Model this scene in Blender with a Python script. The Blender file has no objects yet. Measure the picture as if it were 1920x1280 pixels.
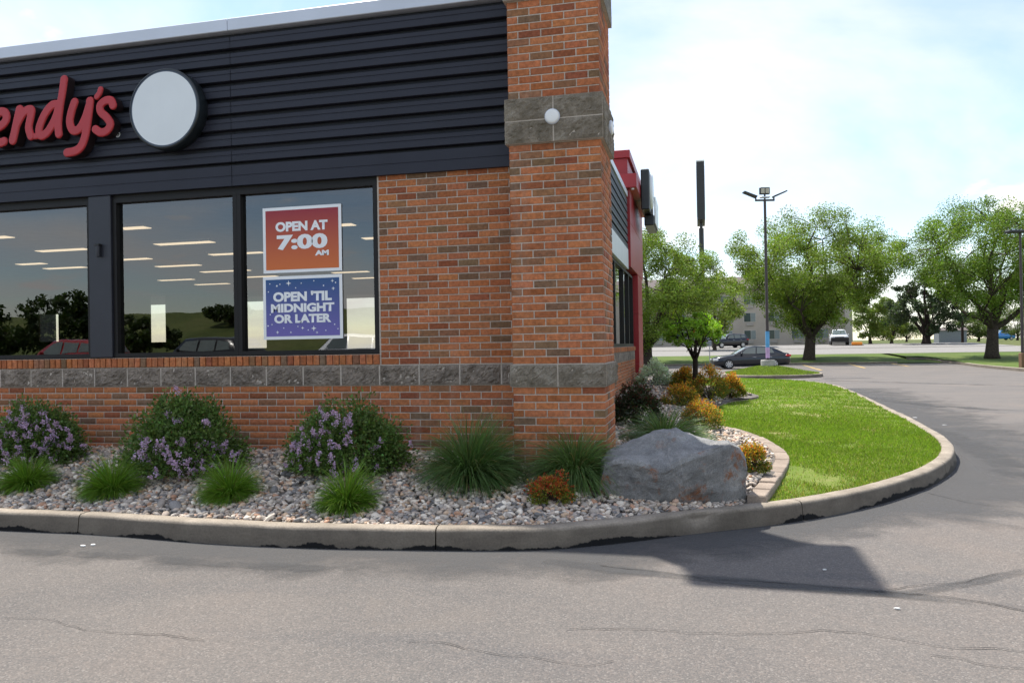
import bpy, math, random
import numpy as np
from mathutils import Vector, Matrix, noise as mnoise

random.seed(7)
RNG = np.random.default_rng(11)
scene = bpy.context.scene
COL = scene.collection

# ------------------------------------------------------------------ camera
FPX = 1477.0                      # focal length in pixels of the 1920 wide photograph
YAW, PITCH, ROLL = -0.2326, 0.0061, -0.0173
CAM = np.array([3.096, -7.334, 1.45])


def cam_axes():
    f = np.array([math.sin(YAW) * math.cos(PITCH), math.cos(YAW) * math.cos(PITCH), math.sin(PITCH)])
    r = np.array([math.cos(YAW), -math.sin(YAW), 0.0])
    u = np.cross(r, f)
    r2 = r * math.cos(ROLL) + u * math.sin(ROLL)
    u2 = -r * math.sin(ROLL) + u * math.cos(ROLL)
    return r2, u2, f


AR, AU, AF = cam_axes()
cd = bpy.data.cameras.new('camera')
cam = bpy.data.objects.new('camera', cd)
COL.objects.link(cam)
cd.sensor_width = 36.0
cd.lens = FPX / 1920.0 * 36.0
cd.clip_start = 0.05
cd.clip_end = 5000
M = Matrix.Identity(4)
for i in range(3):
    M[i][0], M[i][1], M[i][2], M[i][3] = AR[i], AU[i], -AF[i], CAM[i]
cam.matrix_world = M
scene.camera = cam

# ------------------------------------------------------------------ world, sun, exposure
SUN_TRAVEL = Vector((0.335, -0.372, -1.0)).normalized()     # direction the light travels
to_sun = -SUN_TRAVEL
sun_el = math.asin(to_sun.z)
sun_az = math.atan2(to_sun.x, to_sun.y)                     # clockwise from +Y
world = bpy.data.worlds.new('World')
scene.world = world
world.use_nodes = True
wn, wl = world.node_tree.nodes, world.node_tree.links
wn.clear()
w_out = wn.new('ShaderNodeOutputWorld')
w_bg = wn.new('ShaderNodeBackground')
w_sky = wn.new('ShaderNodeTexSky')
w_sky.sky_type = 'NISHITA'
w_sky.sun_disc = False
w_sky.sun_elevation = sun_el
w_sky.sun_rotation = sun_az
w_sky.air_density = 1.0
w_sky.dust_density = 0.4
w_sky.ozone_density = 1.0
SKY_STRENGTH = 0.112
# thin bright cloud sheet with some puffs, laid over the sky in direction space
w_geo = wn.new('ShaderNodeTexCoord')
w_sep = wn.new('ShaderNodeSeparateXYZ')
wl.new(w_geo.outputs['Generated'], w_sep.inputs[0])


def wmath(op, a, b=None, clamp=False):
    n = wn.new('ShaderNodeMath')
    n.operation = op
    n.use_clamp = clamp
    for i, v in enumerate((a, b)):
        if v is None:
            continue
        if isinstance(v, (int, float)):
            n.inputs[i].default_value = v
        else:
            wl.new(v, n.inputs[i])
    return n.outputs[0]


zc = wmath('ADD', wmath('MAXIMUM', w_sep.outputs[2], 0.0), 0.16)
cx = wmath('DIVIDE', w_sep.outputs[0], zc)
cy = wmath('DIVIDE', w_sep.outputs[1], zc)
w_cmb = wn.new('ShaderNodeCombineXYZ')
wl.new(cx, w_cmb.inputs[0])
wl.new(cy, w_cmb.inputs[1])
w_n1 = wn.new('ShaderNodeTexNoise')
w_n1.inputs['Scale'].default_value = 0.62
w_n1.inputs['Detail'].default_value = 7
w_n1.inputs['Roughness'].default_value = 0.55
w_n1.inputs['Distortion'].default_value = 0.5
wl.new(w_cmb.outputs[0], w_n1.inputs['Vector'])
w_ramp = wn.new('ShaderNodeValToRGB')
w_ramp.color_ramp.elements[0].position = 0.42
w_ramp.color_ramp.elements[0].color = (0.06, 0.06, 0.06, 1)
w_ramp.color_ramp.elements[1].position = 0.66
w_ramp.color_ramp.elements[1].color = (0.95, 0.95, 0.95, 1)
wl.new(w_n1.outputs['Fac'], w_ramp.inputs[0])
w_n2 = wn.new('ShaderNodeTexNoise')
w_n2.inputs['Scale'].default_value = 1.5
w_n2.inputs['Detail'].default_value = 8
w_n2.inputs['Roughness'].default_value = 0.5
w_map = wn.new('ShaderNodeMapping')
w_map.inputs['Location'].default_value = (3.7, 1.3, 0.0)
wl.new(w_cmb.outputs[0], w_map.inputs[0])
wl.new(w_map.outputs[0], w_n2.inputs['Vector'])
w_puff = wn.new('ShaderNodeMapRange')
w_puff.inputs[1].default_value = 0.60
w_puff.inputs[2].default_value = 0.68
wl.new(w_n2.outputs['Fac'], w_puff.inputs[0])
w_mix = wn.new('ShaderNodeMix')
w_mix.data_type = 'RGBA'
wl.new(wmath('MAXIMUM', w_ramp.outputs[0], w_puff.outputs[0]), w_mix.inputs[0])
wl.new(w_sky.outputs[0], w_mix.inputs[6])
w_mix.inputs[7].default_value = (5.6, 5.45, 5.35, 1)          # sunlit thin cloud, in sky units
wl.new(w_mix.outputs[2], w_bg.inputs[0])
w_bg.inputs[1].default_value = SKY_STRENGTH
wl.new(w_bg.outputs[0], w_out.inputs[0])

sd = bpy.data.lights.new('sun', 'SUN')
sd.energy = 3.6
sd.angle = math.radians(1.0)
sd.color = (1.0, 0.95, 0.87)
sun = bpy.data.objects.new('sun', sd)
COL.objects.link(sun)
sun.rotation_euler = SUN_TRAVEL.to_track_quat('-Z', 'Y').to_euler()
sun.location = (-10, 12, 30)

scene.view_settings.view_transform = 'Standard'
scene.view_settings.look = 'None'
scene.view_settings.gamma = 1.0
scene.view_settings.exposure = 1.06
scene.view_settings.use_curve_mapping = False
scene.render.resolution_x, scene.render.resolution_y = 1024, 682


# ------------------------------------------------------------------ pixel helpers
def ray(px, py):
    return AF + (px - 960) / FPX * AR - (py - 640) / FPX * AU


def on_y(px, py, Y):
    d = ray(px, py)
    return CAM + d * ((Y - CAM[1]) / d[1])


def at_depth(px, py, dep):
    return CAM + ray(px, py) * dep


GY = [-400, -110, -75, -22, -12, -1, 46, 56.5, 62, 69, 100, 400, 2500]
GZ = [10.0, 8.2, 0.4, 0.35, 0.0, 0.0, -0.305, -0.33, 0.0, 0.2, 0.92, 1.0, 1.0]


def g(y):
    return float(np.interp(y, GY, GZ))


def on_h(px, py, h):
    """hit of a pixel ray with the surface z = h(x, y)"""
    d = ray(px, py)
    t0, t = 1.0, 1.0
    p = CAM + d * t
    while t < 400:
        p = CAM + d * t
        if p[2] < h(p[0], p[1]):
            lo, hi = t0, t
            for _ in range(30):
                m = (lo + hi) / 2
                q = CAM + d * m
                if q[2] < h(q[0], q[1]):
                    hi = m
                else:
                    lo = m
            return CAM + d * hi
        t0 = t
        t *= 1.02
    return p


def depth_of(p):
    return float((np.asarray(p, float) - CAM) @ AF)


# ------------------------------------------------------------------ materials
MATS = {}


class NT:
    def __init__(self, name):
        self.m = bpy.data.materials.new(name)
        self.m.use_nodes = True
        self.n, self.l = self.m.node_tree.nodes, self.m.node_tree.links
        self.n.clear()
        self.out = self.n.new('ShaderNodeOutputMaterial')
        MATS[name] = self.m

    def node(self, typ, **kw):
        nd = self.n.new(typ)
        for k, v in kw.items():
            setattr(nd, k, v)
        return nd

    def set(self, nd, inp, v):
        if v is None:
            return
        if isinstance(v, bpy.types.NodeSocket):
            self.l.new(v, nd.inputs[inp])
        else:
            if isinstance(v, (tuple, list)) and len(v) == 3 and nd.inputs[inp].type == 'RGBA':
                v = (*v, 1)
            nd.inputs[inp].default_value = v

    def coord(self, kind='Object'):
        if kind == 'World':
            return self.node('ShaderNodeNewGeometry').outputs['Position']
        return self.node('ShaderNodeTexCoord').outputs[kind]

    def mapping(self, vec, scale=(1, 1, 1), loc=(0, 0, 0)):
        nd = self.node('ShaderNodeMapping')
        self.set(nd, 'Vector', vec)
        nd.inputs['Scale'].default_value = scale
        nd.inputs['Location'].default_value = loc
        return nd.outputs[0]

    def noise(self, vec, scale, detail=4, rough=0.55, dist=0.0, out='Fac'):
        nd = self.node('ShaderNodeTexNoise')
        self.set(nd, 'Vector', vec)
        nd.inputs['Scale'].default_value = scale
        nd.inputs['Detail'].default_value = detail
        nd.inputs['Roughness'].default_value = rough
        nd.inputs['Distortion'].default_value = dist
        return nd.outputs[out]

    def voronoi(self, vec, scale, out='Distance', feature='F1'):
        nd = self.node('ShaderNodeTexVoronoi', feature=feature)
        self.set(nd, 'Vector', vec)
        nd.inputs['Scale'].default_value = scale
        return nd.outputs[out]

    def ramp(self, fac, stops):
        nd = self.node('ShaderNodeValToRGB')
        cr = nd.color_ramp
        while len(cr.elements) < len(stops):
            cr.elements.new(0.5)
        for e, (p, c) in zip(cr.elements, stops):
            e.position = p
            e.color = (*c, 1) if len(c) == 3 else c
        self.set(nd, 0, fac)
        return nd.outputs[0]

    def rng(self, v, a, b, c=0.0, d=1.0):
        nd = self.node('ShaderNodeMapRange')
        self.set(nd, 0, v)
        for i, x in zip((1, 2, 3, 4), (a, b, c, d)):
            nd.inputs[i].default_value = x
        return nd.outputs[0]

    def mix(self, fac, a, b, blend='MIX'):
        nd = self.node('ShaderNodeMix', data_type='RGBA', blend_type=blend)
        self.set(nd, 0, fac)
        self.set(nd, 6, a)
        self.set(nd, 7, b)
        return nd.outputs[2]

    def math(self, op, a, b=0.0, clamp=False):
        nd = self.node('ShaderNodeMath', operation=op, use_clamp=clamp)
        self.set(nd, 0, a)
        self.set(nd, 1, b)
        return nd.outputs[0]

    def bump(self, h, strength=0.3, dist=0.01):
        nd = self.node('ShaderNodeBump')
        nd.inputs['Strength'].default_value = strength
        nd.inputs['Distance'].default_value = dist
        self.set(nd, 'Height', h)
        return nd.outputs[0]

    def principled(self, color, rough=0.6, normal=None, metallic=0.0, spec=0.5, **kw):
        nd = self.node('ShaderNodeBsdfPrincipled')
        self.set(nd, 'Base Color', color)
        self.set(nd, 'Roughness', rough)
        self.set(nd, 'Metallic', metallic)
        self.set(nd, 'Specular IOR Level', spec)
        if normal is not None:
            self.set(nd, 'Normal', normal)
        for k, v in kw.items():
            self.set(nd, k, v)
        return nd

    def finish(self, sh):
        self.l.new(sh.outputs[0] if hasattr(sh, 'outputs') else sh, self.out.inputs[0])
        return self.m


def simple(name, color, rough=0.6, metallic=0.0, var=0.12, scale=6.0, bump=0.0, bscale=60.0, spec=0.5, kind='Object'):
    t = NT(name)
    co = t.coord(kind)
    n = t.noise(co, scale, 5)
    dark = tuple(c * (1 - var) for c in color)
    lite = tuple(min(1, c * (1 + var)) for c in color)
    c = t.ramp(n, [(0.3, dark), (0.7, lite)])
    nm = None
    if bump:
        nm = t.bump(t.noise(co, bscale, 4), bump, 0.01)
    return t.finish(t.principled(c, rough, nm, metallic, spec))


# asphalt: pinkish quartzite aggregate in grey binder, worn dark lanes, patches
def mat_asphalt():
    t = NT('asphalt')
    p = t.coord('World')
    big = t.noise(p, 0.55, 5, 0.6, 0.4)
    base = t.ramp(big, [(0.3, (0.118, 0.112, 0.107)), (0.52, (0.150, 0.138, 0.127)), (0.72, (0.178, 0.153, 0.134))])
    # grey lanes along the kerb and in the driveway
    lane = t.noise(t.mapping(p, (0.5, 1.6, 1)), 0.7, 4, 0.55, 0.8)
    lanem = t.rng(lane, 0.52, 0.7)
    base = t.mix(t.math('MULTIPLY', lanem, 0.6), base, (0.085, 0.088, 0.092))
    vor = t.node('ShaderNodeTexVoronoi')
    t.set(vor, 'Vector', p)
    vor.inputs['Scale'].default_value = 125
    sepc = t.node('ShaderNodeSeparateColor')
    t.l.new(vor.outputs['Color'], sepc.inputs[0])
    agg = t.ramp(sepc.outputs[0], [(0.0, (0.045, 0.043, 0.043)), (0.35, (0.11, 0.102, 0.098)), (0.65, (0.165, 0.145, 0.13)), (0.86, (0.22, 0.175, 0.15)), (1.0, (0.36, 0.33, 0.30))])
    col = t.mix(0.34, base, agg)
    fine = t.noise(p, 420, 2)
    col = t.mix(0.35, col, t.ramp(fine, [(0.3, (0.3, 0.3, 0.3)), (0.7, (0.72, 0.71, 0.7))]), 'OVERLAY')
    stain = t.rng(t.noise(p, 1.9, 5, 0.6, 0.6), 0.60, 0.75)
    col = t.mix(t.math('MULTIPLY', stain, 0.35), col, (0.19, 0.16, 0.135))
    h = t.math('ADD', t.math('MULTIPLY', vor.outputs['Distance'], -0.6), t.math('MULTIPLY', fine, 0.5))
    return t.finish(t.principled(col, 0.88, t.bump(h, 0.55, 0.006), spec=0.25))


def mat_concrete(name, c0, c1, tar=False):
    t = NT(name)
    p = t.coord('World')
    n = t.noise(p, 3.2, 6, 0.62, 0.3)
    f = t.noise(p, 70, 3)
    col = t.ramp(n, [(0.3, c0), (0.68, c1)])
    col = t.mix(0.3, col, t.ramp(f, [(0.35, (0.25, 0.25, 0.25)), (0.65, (0.72, 0.72, 0.72))]), 'OVERLAY')
    pit = t.rng(t.voronoi(p, 22), 0.0, 0.12, 0.45, 1.0)
    col = t.mix(1.0, col, t.mix(1.0, (1, 1, 1), pit, 'MULTIPLY'), 'MULTIPLY')
    if tar:
        # upright kerb faces painted darker for shade and grime, black tar along the foot
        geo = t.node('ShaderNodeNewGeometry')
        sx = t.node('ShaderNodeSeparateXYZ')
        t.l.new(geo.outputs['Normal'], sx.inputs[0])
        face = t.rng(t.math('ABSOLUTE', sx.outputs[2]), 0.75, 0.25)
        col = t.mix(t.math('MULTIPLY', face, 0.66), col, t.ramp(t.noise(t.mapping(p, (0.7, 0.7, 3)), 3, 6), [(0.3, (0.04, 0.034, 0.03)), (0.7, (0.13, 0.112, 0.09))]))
        sp = t.node('ShaderNodeSeparateXYZ')
        t.set(sp, 0, p)
        edge = t.noise(t.mapping(p, (1, 1, 0.6)), 1.1, 9, 0.66, 0.1)
        lim = t.rng(edge, 0.40, 0.70, -0.015, 0.085)
        m = t.rng(t.math('SUBTRACT', lim, sp.outputs[2]), -0.003, 0.006)
        near = t.rng(sp.outputs[1], 1.0, 4.0, 1.0, 0.0)
        m = t.math('MULTIPLY', t.math('MULTIPLY', m, face), near)
        col = t.mix(m, col, (0.012, 0.012, 0.013))
    return t.finish(t.principled(col, 0.9, t.bump(t.math('ADD', f, n), 0.35, 0.006), spec=0.2))


def brick_nodes(t, base):
    p = t.coord('World')
    streak = t.noise(t.mapping(p, (6, 6, 60)), 4, 4, 0.6)
    mott = t.noise(p, 34, 4, 0.6)
    c = t.mix(0.7, base, t.ramp(mott, [(0.3, (0.27, 0.27, 0.27)), (0.7, (0.7, 0.7, 0.7))]), 'OVERLAY')
    c = t.mix(0.3, c, t.ramp(streak, [(0.3, (0.3, 0.3, 0.3)), (0.7, (0.68, 0.68, 0.68))]), 'OVERLAY')
    # old water stains and splash dirt near the gravel
    sp = t.node('ShaderNodeSeparateXYZ')
    t.set(sp, 0, p)
    dirt = t.math('MULTIPLY', t.rng(sp.outputs[2], 0.62, 0.38), t.rng(t.noise(p, 5, 5, 0.6), 0.3, 0.7))
    c = t.mix(t.math('MULTIPLY', dirt, 0.45), c, (0.13, 0.10, 0.08))
    wash = t.rng(t.noise(t.mapping(p, (3.0, 3.0, 0.35)), 1.4, 6, 0.65), 0.56, 0.74)
    c = t.mix(t.math('MULTIPLY', wash, 0.22), c, (0.42, 0.36, 0.30))
    h = t.math('ADD', streak, t.math('MULTIPLY', t.noise(p, 160, 3), 0.7))
    return t.finish(t.principled(c, 0.85, t.bump(h, 0.35, 0.004), spec=0.25))


def mat_brick():
    t = NT('brick')
    oi = t.node('ShaderNodeObjectInfo')
    brick_nodes(t, oi.outputs['Color'])
    t = NT('brick_attr')
    a = t.node('ShaderNodeAttribute', attribute_name='Col')
    brick_nodes(t, a.outputs['Color'])


def mat_stone(name, c0, c1, c2, lichen=False):
    t = NT(name)
    p = t.coord('World')
    n = t.noise(p, 5.5, 7, 0.65, 0.4)
    col = t.ramp(n, [(0.28, c0), (0.5, c1), (0.74, c2)])
    f = t.noise(p, 90, 4, 0.7)
    col = t.mix(0.5, col, t.ramp(f, [(0.3, (0.22, 0.22, 0.22)), (0.7, (0.75, 0.75, 0.75))]), 'OVERLAY')
    if lichen:
        lm = t.rng(t.noise(p, 6.0, 6, 0.7, 0.2), 0.62, 0.72)
        col = t.mix(t.math('MULTIPLY', lm, 0.7), col, (0.22, 0.14, 0.03))
    h = t.math('ADD', t.noise(p, 28, 5, 0.7), t.math('MULTIPLY', f, 0.4))
    return t.finish(t.principled(col, 0.95, t.bump(h, 0.8, 0.014), spec=0.06))


def mat_boulder():
    t = NT('boulder_stone')
    p = t.coord('Object')
    n = t.noise(p, 3.4, 8, 0.68, 0.5)
    col = t.ramp(n, [(0.28, (0.14, 0.139, 0.137)), (0.5, (0.228, 0.227, 0.223)), (0.72, (0.35, 0.347, 0.34))])
    f = t.noise(p, 110, 5, 0.75)
    col = t.mix(0.6, col, t.ramp(f, [(0.34, (0.22, 0.22, 0.22)), (0.66, (0.76, 0.76, 0.76))]), 'OVERLAY')
    vein = t.rng(t.math('ABSOLUTE', t.math('SUBTRACT', t.noise(p, 2.6, 6, 0.6, 0.8), 0.5)), 0.0, 0.012, 1.0, 0.0)
    col = t.mix(t.math('MULTIPLY', vein, 0.4), col, (0.42, 0.40, 0.37))
    sp = t.node('ShaderNodeSeparateXYZ')
    t.set(sp, 0, p)
    geo = t.node('ShaderNodeNewGeometry')
    sn = t.node('ShaderNodeSeparateXYZ')
    t.l.new(geo.outputs['Normal'], sn.inputs[0])
    front = t.rng(sn.outputs[1], -0.55, -0.85)
    rust = t.rng(t.noise(t.mapping(p, (1.0, 1.0, 0.8), (3.1, 0, 0.4)), 3.4, 6, 0.7, 0.5), 0.535, 0.61)
    rust = t.math('MULTIPLY', rust, front)
    col = t.mix(t.math('MULTIPLY', rust, 0.9), col, t.ramp(f, [(0.35, (0.17, 0.06, 0.022)), (0.65, (0.36, 0.15, 0.06))]))
    h = t.math('ADD', n, t.math('MULTIPLY', t.noise(p, 150, 5, 0.75), 0.45))
    return t.finish(t.principled(col, 0.85, t.bump(h, 0.7, 0.02), spec=0.2))


def mat_leaf(name, tint=(1, 1, 1), trans=0.35, rough=0.55, spec=0.35):
    t = NT(name)
    a = t.node('ShaderNodeAttribute', attribute_name='Col')
    c = t.mix(1.0, a.outputs['Color'], tint, 'MULTIPLY')
    p = t.principled(c, rough, spec=spec)
    tr = t.node('ShaderNodeBsdfTranslucent')
    t.set(tr, 'Color', t.mix(1.0, c, (1.25, 1.35, 0.6), 'MULTIPLY'))
    ms = t.node('ShaderNodeMixShader')
    ms.inputs[0].default_value = trans
    t.l.new(p.outputs[0], ms.inputs[1])
    t.l.new(tr.outputs[0], ms.inputs[2])
    return t.finish(ms)


def mat_attr(name, rough=0.7, bump=0.3, bscale=90, spec=0.35):
    t = NT(name)
    a = t.node('ShaderNodeAttribute', attribute_name='Col')
    p = t.coord('World')
    f = t.noise(p, bscale, 4, 0.65)
    c = t.mix(0.5, a.outputs['Color'], t.ramp(f, [(0.3, (0.3, 0.3, 0.3)), (0.7, (0.7, 0.7, 0.7))]), 'OVERLAY')
    return t.finish(t.principled(c, rough, t.bump(f, bump, 0.004), spec=spec))


def mat_glass(name, tint, refl, rough=0.0):
    t = NT(name)
    tr = t.node('ShaderNodeBsdfTransparent')
    t.set(tr, 'Color', tint)
    gl = t.node('ShaderNodeBsdfGlossy')
    t.set(gl, 'Color', (1, 1, 1))
    gl.inputs['Roughness'].default_value = rough
    wob = t.noise(t.coord('World'), 1.3, 2)
    t.set(gl, 'Normal', t.bump(wob, 0.02, 0.05))
    lw = t.node('ShaderNodeFresnel')
    lw.inputs['IOR'].default_value = 1.5
    fac = t.math('ADD', t.math('MULTIPLY', lw.outputs[0], 1.2), refl, True)
    ms = t.node('ShaderNodeMixShader')
    t.l.new(fac, ms.inputs[0])
    t.l.new(tr.outputs[0], ms.inputs[1])
    t.l.new(gl.outputs[0], ms.inputs[2])
    return t.finish(ms)


def mat_emit(name, color, strength):
    t = NT(name)
    e = t.node('ShaderNodeEmission')
    t.set(e, 'Color', color)
    e.inputs[1].default_value = strength
    return t.finish(e)


def mat_grad(name, c_top, c_bot, z0, z1):
    """printed colour gradient on a poster, between world heights z0 and z1"""
    t = NT(name)
    sp = t.node('ShaderNodeSeparateXYZ')
    t.set(sp, 0, t.coord('World'))
    mid = tuple((a + b) / 2 for a, b in zip(c_top, c_bot))
    c = t.ramp(t.rng(sp.outputs[2], z0, z1), [(0.0, c_bot), (0.5, mid), (1.0, c_top)])
    return t.finish(t.principled(c, 0.35, spec=0.4))


def mat_ground(name, c0, c1, c2, scale=0.8, fine=40):
    t = NT(name)
    p = t.coord('World')
    n = t.noise(p, scale, 6, 0.6, 0.3)
    c = t.ramp(n, [(0.3, c0), (0.5, c1), (0.72, c2)])
    f = t.noise(p, fine, 4, 0.7)
    c = t.mix(0.5, c, t.ramp(f, [(0.3, (0.25, 0.25, 0.25)), (0.7, (0.72, 0.72, 0.72))]), 'OVERLAY')
    return t.finish(t.principled(c, 0.9, t.bump(f, 0.5, 0.02), spec=0.15))


mat_asphalt()
mat_concrete('kerb_concrete', (0.20, 0.17, 0.135), (0.36, 0.31, 0.25), True)
mat_concrete('plain_concrete', (0.30, 0.29, 0.27), (0.46, 0.44, 0.41))
mat_concrete('road_concrete', (0.20, 0.19, 0.178), (0.26, 0.25, 0.235))
mat_concrete('paver_concrete', (0.22, 0.175, 0.14), (0.36, 0.295, 0.24))
mat_concrete('mortar', (0.40, 0.345, 0.29), (0.55, 0.485, 0.42))
mat_brick()
mat_stone('split_face_stone', (0.11, 0.092, 0.076), (0.235, 0.198, 0.165), (0.37, 0.315, 0.265))
mat_stone('pillar_stone', (0.11, 0.095, 0.07), (0.22, 0.19, 0.15), (0.37, 0.335, 0.28), True)
mat_stone('cap_stone', (0.20, 0.19, 0.165), (0.29, 0.27, 0.235), (0.37, 0.35, 0.31))
mat_boulder()
simple('navy_siding', (0.019, 0.021, 0.034), 0.5, 0.0, 0.10, 2.0, 0.03, 8, 0.35)
simple('navy_post', (0.022, 0.024, 0.034), 0.45, 0.0, 0.1, 3.0)
simple('bronze_frame', (0.011, 0.010, 0.010), 0.5, 0.0, 0.1, 4.0, spec=0.3)
simple('coping_metal', (0.58, 0.62, 0.70), 0.38, 0.15, 0.05, 1.5, 0.02, 5)
simple('black_metal', (0.018, 0.018, 0.019), 0.4, 0.0, 0.15, 4.0)
simple('sign_red', (0.42, 0.022, 0.028), 0.38, 0.0, 0.06, 5.0)
simple('sign_return', (0.016, 0.008, 0.009), 0.5)
simple('sign_white', (0.72, 0.76, 0.78), 0.35, 0.0, 0.03, 3.0)
simple('sign_rim', (0.016, 0.022, 0.026), 0.35)
simple('sign_ring', (0.055, 0.075, 0.11), 0.35)
simple('portal_red', (0.30, 0.014, 0.020), 0.42, 0.0, 0.08, 1.2, 0.02, 6)
simple('paper_white', (0.82, 0.84, 0.86), 0.4, 0.0, 0.02, 4.0)
simple('lamp_white', (0.80, 0.81, 0.80), 0.35, 0.0, 0.04, 9.0)
simple('pole_brown', (0.042, 0.030, 0.030), 0.45, 0.0, 0.15, 3.0)
simple('led_panel', (0.42, 0.40, 0.32), 0.4, 0.0, 0.2, 30.0)
simple('wrap_blue', (0.09, 0.33, 0.62), 0.5, 0.0, 0.2, 4.0)
simple('wrap_pink', (0.50, 0.32, 0.55), 0.5, 0.0, 0.15, 4.0)
simple('interior_wall', (0.10, 0.085, 0.07), 0.8)
simple('interior_floor', (0.10, 0.08, 0.065), 0.5)
simple('interior_ceiling', (0.16, 0.155, 0.15), 0.9)
simple('interior_wood', (0.11, 0.06, 0.035), 0.5, 0.0, 0.3, 9.0)
simple('white_panel', (0.62, 0.64, 0.66), 0.4, 0.1, 0.05, 2.0)
simple('roof_grey', (0.25, 0.25, 0.25), 0.8)
simple('crack_dark', (0.028, 0.025, 0.023), 0.95, 0.0, 0.3, 20.0)
simple('litter_white', (0.7, 0.69, 0.66), 0.7)
simple('paint_yellow', (0.42, 0.28, 0.09), 0.8, 0.0, 0.35, 9.0)
simple('bark', (0.058, 0.045, 0.036), 0.95, 0.0, 0.4, 9.0, 0.8, 26, 0.2)
simple('bark_dark', (0.030, 0.022, 0.018), 0.95, 0.0, 0.4, 14.0, 0.8, 60, 0.2)
simple('stem_brown', (0.07, 0.05, 0.035), 0.9, 0.0, 0.3, 20.0)
simple('tree_tag', (0.5, 0.08, 0.02), 0.6)
simple('motel_wall', (0.40, 0.35, 0.31), 0.9, 0.0, 0.07, 0.6)
simple('motel_trim', (0.46, 0.42, 0.38), 0.8)
simple('motel_glass', (0.05, 0.07, 0.075), 0.12, 0.0, 0.2, 0.5, spec=0.8)
simple('motel_curtain', (0.22, 0.25, 0.25), 0.8)
simple('motel_unit', (0.34, 0.31, 0.29), 0.7)
simple('motel_roof', (0.11, 0.09, 0.085), 0.9)
simple('shed_grey', (0.20, 0.22, 0.25), 0.8)
simple('marker_orange', (0.75, 0.24, 0.02), 0.6)
simple('post_brown', (0.17, 0.10, 0.055), 0.85)
simple('hydrant_grey', (0.3, 0.3, 0.3), 0.6)
mat_leaf('leaf', (1, 1, 1), 0.36)
mat_leaf('leaf_dense', (1, 1, 1), 0.25)
mat_leaf('petal', (1, 1, 1), 0.3, 0.7, 0.2)
mat_leaf('blade', (1, 1, 1), 0.35, 0.45, 0.4)
mat_leaf('lawn_blade', (1, 1, 1), 0.5, 0.6, 0.2)
mat_attr('pebble', 0.72)
mat_glass('window_glass', (0.55, 0.53, 0.50), 0.075)
mat_glass('clear_glass', (0.9, 0.92, 0.9), 0.03)
mat_glass('car_glass', (0.16, 0.19, 0.18), 0.10)
mat_emit('ceiling_lamp', (1.0, 0.82, 0.56), 0.8)
mat_ground('lawn_soil', (0.11, 0.165, 0.028), (0.145, 0.195, 0.035), (0.27, 0.24, 0.11), 1.3, 60)
mat_ground('verge_grass', (0.06, 0.10, 0.018), (0.085, 0.13, 0.024), (0.13, 0.15, 0.05), 0.35, 6)
mat_ground('field_grass', (0.055, 0.075, 0.02), (0.085, 0.105, 0.03), (0.14, 0.135, 0.055), 0.05, 1.2)
mat_ground('gravel_base', (0.10, 0.09, 0.08), (0.16, 0.145, 0.13), (0.22, 0.2, 0.185), 3, 60)


def car_paint(name, color, metallic=0.3):
    t = NT(name)
    return t.finish(t.principled(color, 0.28, None, metallic, 0.5, **{'Coat Weight': 0.6, 'Coat Roughness': 0.05}))


car_paint('paint_charcoal', (0.010, 0.013, 0.021))
simple('car_window', (0.13, 0.16, 0.155), 0.1, 0.0, 0.15, 1.0, spec=0.8)
car_paint('paint_black', (0.010, 0.010, 0.012))
car_paint('paint_red', (0.30, 0.012, 0.012), 0.1)
car_paint('paint_white', (0.72, 0.74, 0.76), 0.0)
car_paint('paint_blue', (0.03, 0.20, 0.52), 0.1)
simple('tyre', (0.014, 0.014, 0.014), 0.85)
simple('rim', (0.5, 0.5, 0.52), 0.3, 0.8)
simple('tail_red', (0.45, 0.02, 0.02), 0.25)
simple('head_lens', (0.6, 0.62, 0.65), 0.15)
simple('chrome', (0.55, 0.56, 0.58), 0.2, 0.9)


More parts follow.
